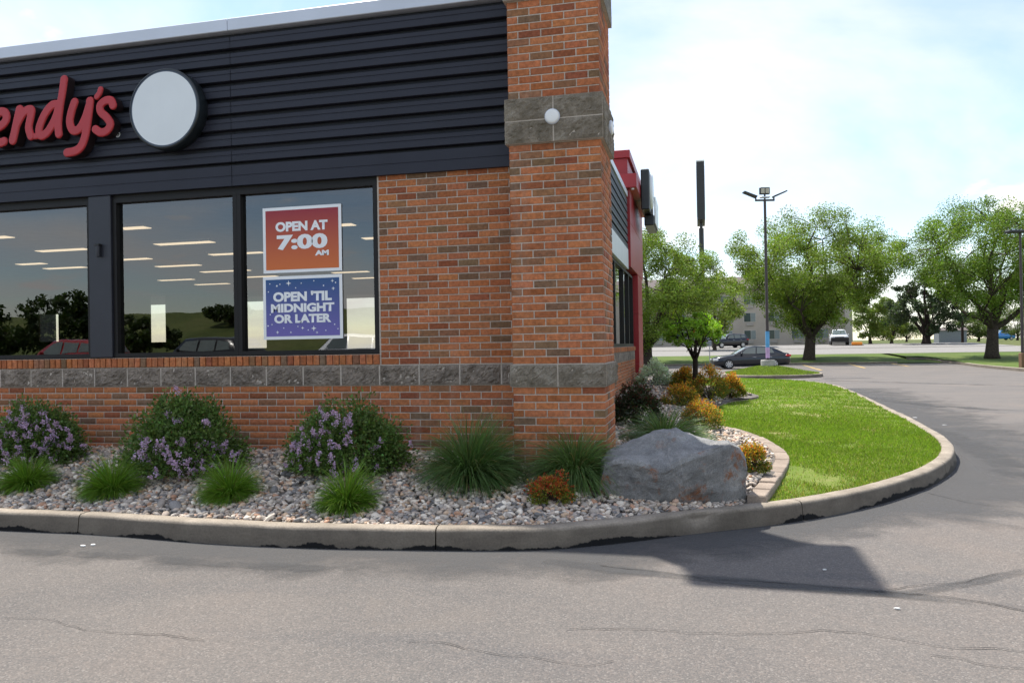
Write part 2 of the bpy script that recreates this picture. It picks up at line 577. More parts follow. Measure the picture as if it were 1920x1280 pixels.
# ------------------------------------------------------------------ object helpers
class MB:
    """collects faces for one mesh"""
    def __init__(self):
        self.v, self.f = [], []

    def poly(self, pts):
        b = len(self.v)
        self.v += [tuple(map(float, p)) for p in pts]
        self.f.append(tuple(range(b, b + len(pts))))

    def grid(self, rows, close=False):
        b = len(self.v)
        n = len(rows[0])
        for r in rows:
            self.v += [tuple(map(float, p)) for p in r]
        for i in range(len(rows) - 1):
            for j in range(n if close else n - 1):
                k = (j + 1) % n
                self.f.append((b + i * n + j, b + i * n + k, b + (i + 1) * n + k, b + (i + 1) * n + j))

    def box(self, x0, x1, y0, y1, z0, z1, ch=0.0):
        if ch <= 0:
            b = len(self.v)
            self.v += [(x, y, z) for z in (z0, z1) for y in (y0, y1) for x in (x0, x1)]
            for f in ((0, 2, 3, 1), (4, 5, 7, 6), (0, 1, 5, 4), (2, 6, 7, 3), (0, 4, 6, 2), (1, 3, 7, 5)):
                self.f.append(tuple(b + i for i in f))
            return
        c = min(ch, (x1 - x0) / 2.1, (y1 - y0) / 2.1, (z1 - z0) / 2.1)
        rings = []
        for z, i in ((z0, c), (z0 + c, 0), (z1 - c, 0), (z1, c)):
            X0, X1, Y0, Y1 = x0 + i, x1 - i, y0 + i, y1 - i
            k = c if i == 0 else c * 0.6
            rings.append([(X0 + k, Y0, z), (X1 - k, Y0, z), (X1, Y0 + k, z), (X1, Y1 - k, z),
                          (X1 - k, Y1, z), (X0 + k, Y1, z), (X0, Y1 - k, z), (X0, Y0 + k, z)])
        b = len(self.v)
        self.grid(rings, True)
        self.f.append(tuple(b + i for i in range(7, -1, -1)))
        self.f.append(tuple(b + 24 + i for i in range(8)))

    def tube(self, pts, radii, n=8, cap=True):
        pts = [Vector(p) for p in pts]
        rows = []
        ref = None
        for i, p in enumerate(pts):
            d = (pts[min(i + 1, len(pts) - 1)] - pts[max(i - 1, 0)]).normalized()
            if ref is None:
                ref = d.orthogonal().normalized()
            else:
                ref = (ref - d * ref.dot(d)).normalized()
            o = d.cross(ref)
            rows.append([p + (ref * math.cos(a) + o * math.sin(a)) * radii[i] for a in [2 * math.pi * k / n for k in range(n)]])
        b = len(self.v)
        self.grid(rows, True)
        if cap:
            self.f.append(tuple(b + i for i in range(n - 1, -1, -1)))
            e = b + (len(rows) - 1) * n
            self.f.append(tuple(e + i for i in range(n)))

    def lathe(self, profile, axis_o, axis='z', n=20):
        rows = []
        ox, oy, oz = axis_o
        for r, h in profile:
            row = []
            for k in range(n):
                a = 2 * math.pi * k / n
                c, s = r * math.cos(a), r * math.sin(a)
                if axis == 'z':
                    row.append((ox + c, oy + s, oz + h))
                elif axis == 'y':
                    row.append((ox + c, oy + h, oz + s))
                else:
                    row.append((ox + h, oy + c, oz + s))
            rows.append(row)
        self.grid(rows, True)

    def mesh(self, name, mat, smooth=False):
        me = bpy.data.meshes.new(name)
        me.from_pydata(self.v, [], self.f)
        me.validate()
        import bmesh
        bm = bmesh.new()
        bm.from_mesh(me)
        bmesh.ops.recalc_face_normals(bm, faces=bm.faces)
        bm.to_mesh(me)
        bm.free()
        if mat:
            me.materials.append(MATS[mat])
        if smooth:
            me.polygons.foreach_set('use_smooth', [True] * len(me.polygons))
        return me


def np_mesh(name, V, F, mat, col=None, smooth=False):
    V = np.ascontiguousarray(V, np.float32)
    F = np.ascontiguousarray(F, np.int32)
    me = bpy.data.meshes.new(name)
    k = F.shape[1]
    me.vertices.add(len(V))
    me.vertices.foreach_set('co', V.ravel())
    me.loops.add(F.size)
    me.loops.foreach_set('vertex_index', F.ravel())
    me.polygons.add(len(F))
    me.polygons.foreach_set('loop_start', np.arange(0, F.size, k, dtype=np.int32))
    me.polygons.foreach_set('loop_total', np.full(len(F), k, np.int32))
    if col is not None:
        a = me.color_attributes.new('Col', 'FLOAT_COLOR', 'POINT')
        c = np.ones((len(V), 4), np.float32)
        c[:, :3] = col
        a.data.foreach_set('color', c.ravel())
    me.update(calc_edges=True)
    if smooth:
        me.polygons.foreach_set('use_smooth', np.ones(len(F), bool))
    me.materials.append(MATS[mat])
    return me


def tag(o, label=None, cat=None, group=None, kind=None):
    if label:
        o['label'] = label
    if cat:
        o['category'] = cat
    if group:
        o['group'] = group
    if kind:
        o['kind'] = kind
    return o


def link(name, data, parent=None, loc=None, **kw):
    o = bpy.data.objects.new(name, data)
    COL.objects.link(o)
    if parent is not None:
        o.parent = parent
    if loc is not None:
        o.location = loc
    return tag(o, **kw)


def empty(name, loc=(0, 0, 0), rz=0.0, **kw):
    o = bpy.data.objects.new(name, None)
    COL.objects.link(o)
    o.location = loc
    o.rotation_euler = (0, 0, rz)
    o.empty_display_size = 0.2
    return tag(o, **kw)


def copy_tree(o, parent=None):
    c = o.copy()
    COL.objects.link(c)
    if parent is not None:
        c.parent = parent
    for ch in list(o.children):
        copy_tree(ch, c)
    return c


def part(name, mb, mat, parent, smooth=False, **kw):
    return link(name, mb.mesh(name, mat, smooth), parent, **kw)


def box_part(name, b, mat, parent, ch=0.0, **kw):
    m = MB()
    m.box(*b, ch)
    return part(name, m, mat, parent, **kw)


def catmull(pts, per=8):
    pts = [np.array(p, float) for p in pts]
    out = []
    for i in range(len(pts) - 1):
        p0, p1, p2, p3 = pts[max(i - 1, 0)], pts[i], pts[i + 1], pts[min(i + 2, len(pts) - 1)]
        for k in range(per):
            t = k / per
            out.append(0.5 * ((2 * p1) + (-p0 + p2) * t + (2 * p0 - 5 * p1 + 4 * p2 - p3) * t * t + (-p0 + 3 * p1 - 3 * p2 + p3) * t ** 3))
    out.append(pts[-1])
    return np.array(out)


def offset_line(P, d):
    """offset a 2d polyline to its left by d"""
    T = np.gradient(P[:, :2], axis=0)
    T /= np.linalg.norm(T, axis=1)[:, None] + 1e-9
    N = np.c_[-T[:, 1], T[:, 0]]
    return P[:, :2] + N * d


def smooth01(t):
    t = np.clip(t, 0, 1)
    return t * t * (3 - 2 * t)


def nz(x, y, z=0.0):
    return mnoise.noise(Vector((x, y, z)))


# ------------------------------------------------------------------ ground and roads
def sheet(name, x0, x1, y0, y1, off, mat, nx=2, parent=None, **kw):
    ys = sorted(set([y0, y1] + [y for y in GY if y0 < y < y1]))
    ys = np.array(ys)
    xs = np.linspace(x0, x1, nx)
    m = MB()
    m.grid([[(x, y, g(y) + off) for x in xs] for y in ys])
    return link(name, m.mesh(name, mat), parent, **kw)


sheet('ground', -900, 1400, -400, 2500, -0.04, 'field_grass', 3, kind='structure')
asphalt = sheet('parking_lot', -60, 70, -20, 56.5, 0.0, 'asphalt', 3, kind='structure')
sheet('grass_verge', -80, 23.5, 56.65, 69.0, 0.035, 'verge_grass', 3, kind='structure')
sheet('road', -300, 500, 69.5, 85.0, 0.02, 'road_concrete', 3, kind='structure')
sheet('motel_parking_lot', -60, 36, 86.5, 110.0, 0.0, 'road_concrete', 2, kind='structure')

# outer top edge of the kerb, traced from the photograph onto the kerb-top height
K_PX = [(0, 958), (187, 966), (375, 979), (562, 987), (750, 990), (891, 991), (1031, 989), (1162, 978), (1294, 963), (1412, 951),
        (1516, 938), (1633, 916), (1711, 894), (1750, 879), (1782, 859), (1791, 843), (1788, 832), (1774, 818), (1750, 804),
        (1711, 783), (1672, 765), (1633, 747), (1594, 730), (1571, 722)]
KH = 0.155
kp = [on_h(x, y, lambda X, Y: g(Y) + KH)[:2] for x, y in K_PX]
kp[0] = np.array([-2.6, -1.96])
kp = [np.array([-14.0, -2.0]), np.array([-8.0, -2.0])] + kp + [np.array([7.2, 22.2]), np.array([6.4, 24.6]), np.array([4.0, 26.0]), np.array([0.0, 26.3]), np.array([-8.0, 26.3])]
KL = catmull(kp, 7)


def build_kerb(name, L, w, hgt, mat, inner_left=True, parent=None, base=None, **kw):
    s = 1 if inner_left else -1
    prof = [(0.0, -0.12), (-0.012, hgt * 0.0), (0.0, hgt * 0.55), (0.004, hgt - 0.03), (0.013, hgt - 0.009), (0.03, hgt), (w * 0.5, hgt + 0.003), (w - 0.015, hgt), (w, hgt - 0.012), (w, -0.12)]
    rows_off = [offset_line(L, s * o) for o, _ in prof]
    rows = []
    for i in range(len(L)):
        row = []
        for (o, h), R in zip(prof, rows_off):
            x, y = R[i]
            j = 0.0
            if 0.01 < h:
                j = 0.006 * nz(x * 2.3, y * 2.3, 3.0) + 0.004 * nz(x * 9, y * 9, 5.0)
                chip = max(0.0, nz(x * 3.1, y * 3.1, 9.0) - 0.42)
                if 0.0 < o < 0.02:
                    j -= 0.10 * chip
            zb = g(y) if base is None else base
            row.append((x + j * 0.7, y - j * 0.7, zb + h + j))
        rows.append(row)
    m = MB()
    m.grid(rows)
    m.poly(rows[0])
    m.poly(rows[-1])
    me = m.mesh(name, mat, True)
    me.polygons[len(me.polygons) - 1].use_smooth = False
    me.polygons[len(me.polygons) - 2].use_smooth = False
    return link(name, me, parent, **kw)


kl = np.r_[0, np.cumsum(np.hypot(*np.diff(KL, axis=0).T))]
ka = 0.0
while ka < kl[-1] - 0.5:
    kb = min(ka + 3.05, kl[-1])
    ss = np.linspace(ka + 0.005, kb - 0.005, 40)
    build_kerb('kerb', np.c_[np.interp(ss, kl, KL[:, 0]), np.interp(ss, kl, KL[:, 1])], 0.15, KH, 'kerb_concrete', True, kind='structure')
    ka = kb
KIN = offset_line(KL, 0.15)           # inner edge of the kerb

# bed / lawn boundary (outer edge of the paver edging)
E_PX = [(1438, 938), (1462, 900), (1479, 872), (1478, 856), (1460, 839), (1420, 819), (1380, 807), (1345, 799)]
ep = [on_h(x, y, lambda X, Y: g(Y) + 0.2)[:2] for x, y in E_PX]
ep[0] = np.array([3.60, -0.66])
EDGE = catmull(ep + [np.array([3.22, 6.3]), np.array([3.3, 8.2]), np.array([3.75, 10.6]), np.array([4.42, 11.9]), np.array([4.36, 13.2]),
                     np.array([4.0, 14.6]), np.array([3.2, 16.0]), np.array([1.6, 16.8])], 6)


def ykerb(x):
    n = np.searchsorted(KIN[:, 0] * 1.0, 6.0) if False else None
    m = KIN[:len(KIN) * 3 // 5]
    k = m[m[:, 1] < 2.5]
    return float(np.interp(x, k[:, 0], k[:, 1]))


def xedge(y):
    e = EDGE[EDGE[:, 1].argsort()]
    return float(np.interp(y, e[:, 1], e[:, 0]))


def bed_h(x, y):
    t = float(smooth01((y - ykerb(x) + 0.25) / 1.95))
    front = 0.125 + 0.265 * t
    xe = xedge(y)
    s = float(np.clip((xe - x) / 2.3, 0, 1))
    side = 0.19 + 0.30 * s + 0.0065 * max(0, min(y, 14))
    w = float(smooth01((y + 1.0) / 2.4))
    return g(y) + front * (1 - w) + side * w + 0.012 * nz(x * 1.3, y * 1.3)


def lawn_h(x, y):
    d = np.min(np.hypot(KIN[::3, 0] - x, KIN[::3, 1] - y))
    return g(y) + 0.135 + 0.07 * float(smooth01(d / 1.2)) + 0.012 * nz(x * 0.8, y * 0.8, 4)


def in_poly(P, X, Y):
    c = np.zeros(len(X), bool)
    j = len(P) - 1
    for i in range(len(P)):
        xi, yi, xj, yj = P[i][0], P[i][1], P[j][0], P[j][1]
        cond = ((yi > Y) != (yj > Y)) & (X < (xj - xi) * (Y - yi) / (yj - yi + 1e-12) + xi)
        c ^= cond
        j = i
    return c


e0 = EDGE
k_near = KIN[KIN[:, 0] < e0[0][0]]
k_near = k_near[k_near[:, 1] < 2]
BED_POLY = [(-14, 0.1)] + [tuple(p) for p in k_near] + [tuple(p) for p in e0] + [(1.5, 16.8), (1.5, 0.1)]
i0 = int(np.argmin(np.hypot(KIN[:, 0] - e0[0][0], KIN[:, 1] - e0[0][1])))
LAWN_POLY = [tuple(p) for p in KIN[i0:]] + [(-8, 18), (1.5, 17.0)] + [tuple(p) for p in e0[::-1]]


def fill_mesh(name, poly, hfun, step, mat, **kw):
    """grid-filled region with a clean outline"""
    import bmesh
    P = np.array(poly)
    bm = bmesh.new()
    vs = [bm.verts.new((p[0], p[1], 0)) for p in poly]
    keep = []
    for v in vs:
        if not keep or (v.co - keep[-1].co).length > 1e-4:
            keep.append(v)
    if (keep[0].co - keep[-1].co).length < 1e-4:
        keep.pop()
    es = [bm.edges.new((keep[i], keep[(i + 1) % len(keep)])) for i in range(len(keep))]
    bmesh.ops.triangle_fill(bm, use_beauty=True, use_dissolve=False, edges=es)
    x0, y0 = P.min(0)
    x1, y1 = P.max(0)
    for ax, a, b in ((0, x0, x1), (1, y0, y1)):
        c = a + step
        while c < b:
            no = (1, 0, 0) if ax == 0 else (0, 1, 0)
            co = (c, 0, 0) if ax == 0 else (0, c, 0)
            bmesh.ops.bisect_plane(bm, geom=bm.verts[:] + bm.edges[:] + bm.faces[:], plane_co=co, plane_no=no)
            c += step if c < (x0 if ax == 0 else y0) + 12 or ax == 0 else step * 1.6
    for v in bm.verts:
        v.co.z = hfun(v.co.x, v.co.y)
    for f in bm.faces:
        if f.normal.z < 0:
            f.normal_flip()
        f.smooth = True
    me = bpy.data.meshes.new(name)
    bm.to_mesh(me)
    bm.free()
    me.materials.append(MATS[mat])
    return link(name, me, **kw)


fill_mesh('gravel_bed', BED_POLY, lambda x, y: bed_h(x, y) - 0.012, 0.3, 'gravel_base', kind='structure')
fill_mesh('lawn', LAWN_POLY, lawn_h, 0.45, 'lawn_soil', kind='structure')

# darker, oily strip of asphalt along the kerb and up the driveway
def mat_grime():
    t = NT('asphalt_grime')
    a = t.node('ShaderNodeAttribute', attribute_name='Col')
    p = t.coord('World')
    n = t.noise(p, 1.6, 7, 0.65, 0.5)
    fac = t.math('MULTIPLY', t.rng(t.math('ADD', a.outputs['Fac'], t.math('MULTIPLY', t.math('SUBTRACT', n, 0.5), 1.5)), 0.25, 0.75), 0.62)
    f = t.noise(p, 260, 3)
    c = t.ramp(f, [(0.3, (0.055, 0.056, 0.058)), (0.55, (0.095, 0.095, 0.096)), (0.75, (0.17, 0.165, 0.16))])
    b = t.principled(c, 0.85, t.bump(f, 0.4, 0.005), spec=0.25)
    tr = t.node('ShaderNodeBsdfTransparent')
    ms = t.node('ShaderNodeMixShader')
    t.l.new(fac, ms.inputs[0])
    t.l.new(tr.outputs[0], ms.inputs[1])
    t.l.new(b.outputs[0], ms.inputs[2])
    t.finish(ms)


mat_grime()
GR = KL[(KL[:, 0] > -9) & (KL[:, 1] < 21)]
rows, cols = [], []
for i, (o, v) in enumerate(((0.0, 0.95), (0.25, 0.75), (0.55, 0.45), (1.0, 0.0))):
    k = 1.0 + 1.6 * smooth01((GR[:, 1] + 0.8) / 3.0)
    L = GR.copy()
    T = np.gradient(GR, axis=0)
    T /= np.linalg.norm(T, axis=1)[:, None]
    L = GR + np.c_[T[:, 1], -T[:, 0]] * (o * k)[:, None]
    rows.append(np.c_[L, [g(y) + 0.0035 for y in L[:, 1]]])
    cols.append(np.full(len(L), v))
nn = len(GR)
fc = [(i * nn + j, i * nn + j + 1, (i + 1) * nn + j + 1, (i + 1) * nn + j) for i in range(3) for j in range(nn - 1)]
cl = np.concatenate(cols)
link('asphalt_stain', np_mesh('asphalt_stain', np.concatenate(rows), np.array(fc), 'asphalt_grime', np.c_[cl, cl, cl]), asphalt)

def smear(px, width, amt, off):
    P = catmull([on_h(x, y, lambda X, Y: g(Y))[:2] for x, y in px], 8)
    T = np.gradient(P, axis=0)
    T /= np.linalg.norm(T, axis=1)[:, None]
    N = np.c_[-T[:, 1], T[:, 0]]
    taper = np.sin(np.linspace(0.15, math.pi - 0.15, len(P))) ** 0.5
    V, C = [], []
    for o, v in ((-1, 0), (-0.4, 0.8), (0.4, 0.8), (1, 0)):
        L = P + N * (o * width)
        V.append(np.c_[L, [g(y) + off for y in L[:, 1]]])
        C.append(v * amt * taper)
    n = len(P)
    F = [(i * n + j, i * n + j + 1, (i + 1) * n + j + 1, (i + 1) * n + j) for i in range(3) for j in range(n - 1)]
    c = np.concatenate(C)
    link('tyre_smear', np_mesh('tyre_smear', np.concatenate(V), np.array(F), 'asphalt_grime', np.c_[c, c, c]), asphalt)


for k, (px, w, a) in enumerate((([(1020, 1052), (1250, 1078), (1500, 1100), (1700, 1116), (1935, 1142)], 0.11, 0.9), ([(1560, 1112), (1700, 1112), (1820, 1092), (1935, 1068)], 0.09, 0.8),
                                ([(1650, 790), (1760, 812), (1850, 850), (1935, 905)], 0.35, 0.75), ([(1600, 742), (1750, 760), (1935, 772)], 0.4, 0.7),
                                ([(-40, 1030), (200, 1042), (500, 1062), (760, 1066)], 0.13, 0.6),
                                ([(1500, 712), (1650, 716), (1935, 724)], 0.5, 0.7))):
    smear(px, w, a, 0.0044 + 0.0003 * k)

# paver edging
edging = empty('paver_edging', (float(e0[0][0]), float(e0[0][1]), 0.15), label='curved row of tan concrete edging blocks between gravel bed and lawn', cat='edging')
seg = np.r_[0, np.cumsum(np.hypot(*np.diff(e0, axis=0).T))]
s = 0.0
while s < seg[-1] - 0.3:
    a, b = s + 0.006, s + 0.30 - 0.006
    inner = offset_line(np.c_[np.interp([a - .02, a, (a + b) / 2, b, b + .02], seg, e0[:, 0]), np.interp([a - .02, a, (a + b) / 2, b, b + .02], seg, e0[:, 1])], 0.145)
    outer = np.c_[np.interp([a, (a + b) / 2, b], seg, e0[:, 0]), np.interp([a, (a + b) / 2, b], seg, e0[:, 1])]
    inner = inner[1:4]
    c = outer.mean(0)
    zt = g(c[1]) + 0.232 + random.uniform(-0.006, 0.006)
    rise = 0.02 * smooth01(s / 0.6)
    m = MB()
    rows = []
    for zz, ins in ((-0.14, 0.0), (-0.014, 0.0), (-0.004, 0.006), (0.0, 0.016)):
        ring = list(outer) + list(inner[::-1])
        ctr = np.mean(ring, axis=0)
        rows.append([(*(p + (ctr - p) / np.linalg.norm(ctr - p) * ins - np.array(edging.location[:2])), zt + rise - 0.02 + zz - edging.location[2]) for p in ring])
    m.grid(rows, True)
    m.f.append(tuple(len(m.v) - 6 + i for i in range(6)))
    part('paver', m, 'paver_concrete', edging)
    s += 0.30


# cracks, litter and stall lines
def ribbon(name, px, width, mat, off, parent, wob=0.03, **kw):
    P = catmull([on_h(x, y, lambda X, Y: g(Y))[:2] for x, y in px], 14)
    Q = P.copy()
    for i, (x, y) in enumerate(P):
        Q[i, 0] += wob * nz(x * 3, y * 3, 1.0) + wob * 0.6 * nz(x * 11, y * 11, 2.0)
        Q[i, 1] += wob * nz(x * 3, y * 3, 7.0) + wob * 0.6 * nz(x * 11, y * 11, 8.0)
    ws = [width * (0.35 + 0.9 * abs(nz(x * 4, y * 4, 5))) for x, y in Q]
    T = np.gradient(Q, axis=0)
    T /= np.linalg.norm(T, axis=1)[:, None] + 1e-9
    N = np.c_[-T[:, 1], T[:, 0]]
    m = MB()
    m.grid([[(*(q + n * w), g(q[1]) + off), (*(q - n * w), g(q[1]) + off)] for q, n, w in zip(Q, N, ws)])
    return link(name, m.mesh(name, mat), parent, **kw)


CR = [[(1060, 1181), (1220, 1180), (1310, 1188), (1480, 1186), (1560, 1183), (1640, 1190), (1720, 1205), (1790, 1214), (1860, 1216), (1935, 1228)],
      [(760, 1205), (830, 1207), (900, 1222), (960, 1232), (1020, 1236), (1090, 1246), (1150, 1240)],
      [(1740, 1228), (1800, 1236), (1850, 1250), (1935, 1258)],
      [(0, 1160), (90, 1162), (150, 1180), (240, 1188), (330, 1195), (390, 1200)],
      [(1120, 1060), (1230, 1072), (1330, 1085), (1480, 1095), (1640, 1108), (1780, 1120), (1920, 1145)],
      [(1740, 925), (1800, 940), (1860, 948), (1935, 952)],
      [(1755, 805), (1830, 807), (1935, 808)],
      [(1640, 1108), (1720, 1098), (1800, 1092), (1870, 1078)]]
for c, w in zip(CR, (0.0042, 0.003, 0.004, 0.003, 0.005, 0.006, 0.012, 0.004)):
    ribbon('crack', c, w, 'crack_dark', 0.007, asphalt)
for a, b in (((1506, 684), (1540, 694)), ((1592, 682), (1622, 690)), ((1668, 679), (1704, 687))):
    ribbon('stall_line', [a, b], 0.16, 'paint_yellow', 0.006, asphalt, 0.0)
for k, (x, y, r) in enumerate([(661, 1029, 0.012), (1682, 1142, 0.012), (155, 1024, 0.018), (175, 1022, 0.016), (1770, 797, 0.03), (1546, 1069, 0.01), (1716, 783, 0.03)]):
    p = on_h(x, y, lambda X, Y: g(Y))
    m = MB()
    n = 7
    ring = [(r * random.uniform(0.6, 1.2) * math.cos(a) * 1.5, r * random.uniform(0.6, 1.1) * math.sin(a)) for a in [2 * math.pi * i / n for i in range(n)]]
    m.grid([[(u, v, 0.0) for u, v in ring], [(u * 0.9, v * 0.9, 0.006) for u, v in ring]], True)
    m.f.append(tuple(range(n, 2 * n)))
    spots = ['small white scrap on the asphalt at the foot of the dark kerb', 'small white scrap lying below the edge of the pillar shadow',
             'pale flat scrap on the asphalt near the left edge', 'pale flat scrap beside another near the left edge',
             'pale scrap on the driveway beside the lawn kerb', 'tiny white scrap inside the pillar shadow', 'pale scrap on the driveway farther up along the lawn kerb']
    link('litter_scrap', m.mesh('litter_scrap', 'litter_white'), None, (p[0], p[1], p[2] + 0.004), label=spots[k], cat='litter', group='scraps of litter on the asphalt')

# ------------------------------------------------------------------ the restaurant
Z0 = 1.287                     # top of the lower stone band
CO = 0.2032 / 3                # brick course
BL = 0.2084                    # brick module along the wall
PX0, PX1 = 1.470, 1.470 + 4 * BL - 0.010
PY = -0.458                    # front of the corner pillar
PYB = 0.36
XS = 1.54                      # side wall
XL = -18.0                     # left end of the front
XB = -9.5                      # bricks are laid out to here
YB = 15.0
building = empty('restaurant_building', (0, 0, 0), label='brick restaurant with dark ribbed siding, big windows and a square corner pillar', cat='building')


def brick_color():
    r = random.random()
    if r < 0.52:
        c = np.array([0.435, 0.156, 0.066])
    elif r < 0.72:
        c = np.array([0.385, 0.130, 0.052])
    elif r < 0.82:
        c = np.array([0.285, 0.092, 0.044])
    elif r < 0.93:
        c = np.array([0.27, 0.128, 0.068])
    else:
        c = np.array([0.20, 0.115, 0.068])
    return c * random.uniform(0.86, 1.12) * np.array([1, random.uniform(0.95, 1.06), random.uniform(0.9, 1.08)])


BRICK_MESH = {}


def brick_verts(w, d, h):
    c = 0.0035
    x, z = w / 2, h / 2
    V = [(-x + c, 0, -z + c), (x - c, 0, -z + c), (x - c, 0, z - c), (-x + c, 0, z - c),
         (-x, c, -z), (x, c, -z), (x, c, z), (-x, c, z), (-x, d, -z), (x, d, -z), (x, d, z), (-x, d, z)]
    F = [(0, 1, 2, 3), (4, 5, 1, 0), (5, 6, 2, 1), (6, 7, 3, 2), (7, 4, 0, 3), (8, 9, 5, 4), (9, 10, 6, 5), (10, 11, 7, 6), (11, 8, 4, 7)]
    return V, F


def brick_mesh(w, d, h):
    k = (round(w, 3), round(d, 3), round(h, 3))
    if k not in BRICK_MESH:
        V, F = brick_verts(*k)
        me = bpy.data.meshes.new('brick')
        me.from_pydata(V, [], F)
        me.materials.append(MATS['brick'])
        BRICK_MESH[k] = me
    return BRICK_MESH[k]


def put_brick(parent, name, x, y, z, w, d, h, rz=0.0, ry=0.0, bag=None):
    """brick whose front face is centred at x, y, z and looks to -Y before rz"""
    col = brick_color()
    jy = random.uniform(-0.0015, 0.0015)
    if bag is None:
        o = link(name, brick_mesh(w, d, h), parent, (x, y + (jy if rz == 0 else 0), z))
        o.rotation_euler = (random.uniform(-.004, .004), ry, rz)
        o.color = (*col, 1)
        return
    V, F = brick_verts(w, d, h)
    V = np.array(V)
    ca, sa = math.cos(rz), math.sin(rz)
    V = np.c_[V[:, 0] * ca - V[:, 1] * sa + x, V[:, 0] * sa + V[:, 1] * ca + y, V[:, 2] + z]
    b = len(bag[0])
    bag[0].extend(V.tolist())
    bag[1].extend([tuple(i + b for i in f) for f in F])
    bag[2].extend([col] * len(V))


def flush(bag, name, parent):
    me = np_mesh(name, np.array(bag[0]), np.array(bag[1]), 'brick_attr', np.array(bag[2]))
    return link(name, me, parent, kind='stuff')


BH = CO - 0.0095
WIN_Z0, WIN_Z1 = 1.402, 3.125
SID_Z0 = 3.165
TOPZ = 4.765

# --- front wall with its bricks
m = MB()
m.box(XL, PX0 + 0.02, 0.005, 0.30, -0.2, Z0 + 0.11)                   # below the windows
m.box(0.0, PX0 + 0.02, 0.005, 0.30, Z0 + 0.11, SID_Z0 + 0.05)         # right of the windows
front_wall = part('front_wall', m, 'mortar', building)
bag = ([], [], [])
singles = []
for idx in range(0, 28):                                              # right of the windows
    off = 0.0 if idx % 2 == 0 else BL / 2
    xs = [0.012] + [k * BL + off for k in range(0 if off else 1, 8) if 0.05 < k * BL + off < PX0 - 0.03] + [PX0 + 0.02]
    for a, b in zip(xs[:-1], xs[1:]):
        singles.append((a, b, Z0 + (idx + 0.5) * CO))
low = []
for idx in range(1, 17):                                              # under the stone band
    z = Z0 - 3 * CO - (idx - 0.5) * CO
    off = BL / 2 if idx % 2 == 1 else 0.0
    k = -46
    while True:
        a = k * BL + off
        b = min(a + BL, PX0 + 0.02)
        if a > PX0 - 0.02:
            break
        if b > XB + 0.05:
            low.append((max(a, XB), b, z))
        k += 1
vis = sorted([q for q in low if q[2] > 0.40], key=lambda q: -q[0])
pick = set(vis[:300 - len(singles)])
for a, b, z in singles:
    put_brick(front_wall, 'brick', (a + b) / 2, 0, z, b - a - 0.010, 0.06, BH)
for q in low:
    a, b, z = q
    put_brick(front_wall, 'brick', (a + b) / 2, 0, z, b - a - 0.010, 0.06, BH, bag=None if q in pick else bag)
flush(bag, 'brick_course', front_wall)
# rowlock sill under the windows
x = 0.006
sw = 0.0725
while x > -6.2:
    put_brick(front_wall, 'sill_brick', x - sw / 2, -0.018, Z0 + 0.004 + 0.052, sw - 0.011, 0.09, 0.098)
    x -= sw


# split-face stone blocks
def stone_block(w, h, d, seed, rough=0.015, nx=24, nzz=12):
    m = MB()
    rows = []
    for j in range(nzz + 1):
        r = []
        for i in range(nx + 1):
            u, v = i / nx, j / nzz
            x, z = (u - 0.5) * w, (v - 0.5) * h
            e = min(u, 1 - u) * w
            e2 = min(v, 1 - v) * h
            k = min(1, min(e, e2) / 0.03)
            y = -rough * k * (0.6 + 0.8 * nz(x * 9 + seed * 7.1, z * 9, seed) + 1.0 * nz(x * 28 + seed, z * 28, seed + 3) + 1.0 * nz(x * 70 + seed, z * 70, seed + 5))
            r.append((x, y, z))
        rows.append(r)
    m.grid(rows)
    b = m.v
    n = nx + 1
    bot = [b[i] for i in range(n)]
    top = [b[nzz * n + i] for i in range(n)]
    for ln, inv in ((bot, 1), (top, 0)):
        m.grid([ln, [(p[0], d, p[2]) for p in ln]])
    for c in (0, nx):
        ln = [rows[j][c] for j in range(nzz + 1)]
        m.grid([ln, [(p[0], d, p[2]) for p in ln]])
    return m


SB = 2 * BL
k = 0
x = 2 * BL * 3.55
a_list = []
edge = 2 * BL * 3.0 + 0.012
xs = [PX0 + 0.02]
e = 3 * SB + 0.0
while e > XB:
    xs.append(e)
    e -= SB
for a, b in zip(xs[1:], xs[:-1]):
    me = stone_block(b - a - 0.015, 3 * CO - 0.010, 0.05, k).mesh('stone_block', 'split_face_stone', False)
    link('stone_block', me, front_wall, ((a + b) / 2, -0.010, Z0 - 1.5 * CO))
    k += 1

box_part('band_mortar', (XB, PX0 + 0.01, -0.008, 0.004, Z0 - 3 * CO + 0.004, Z0 - 0.002), 'mortar', front_wall)

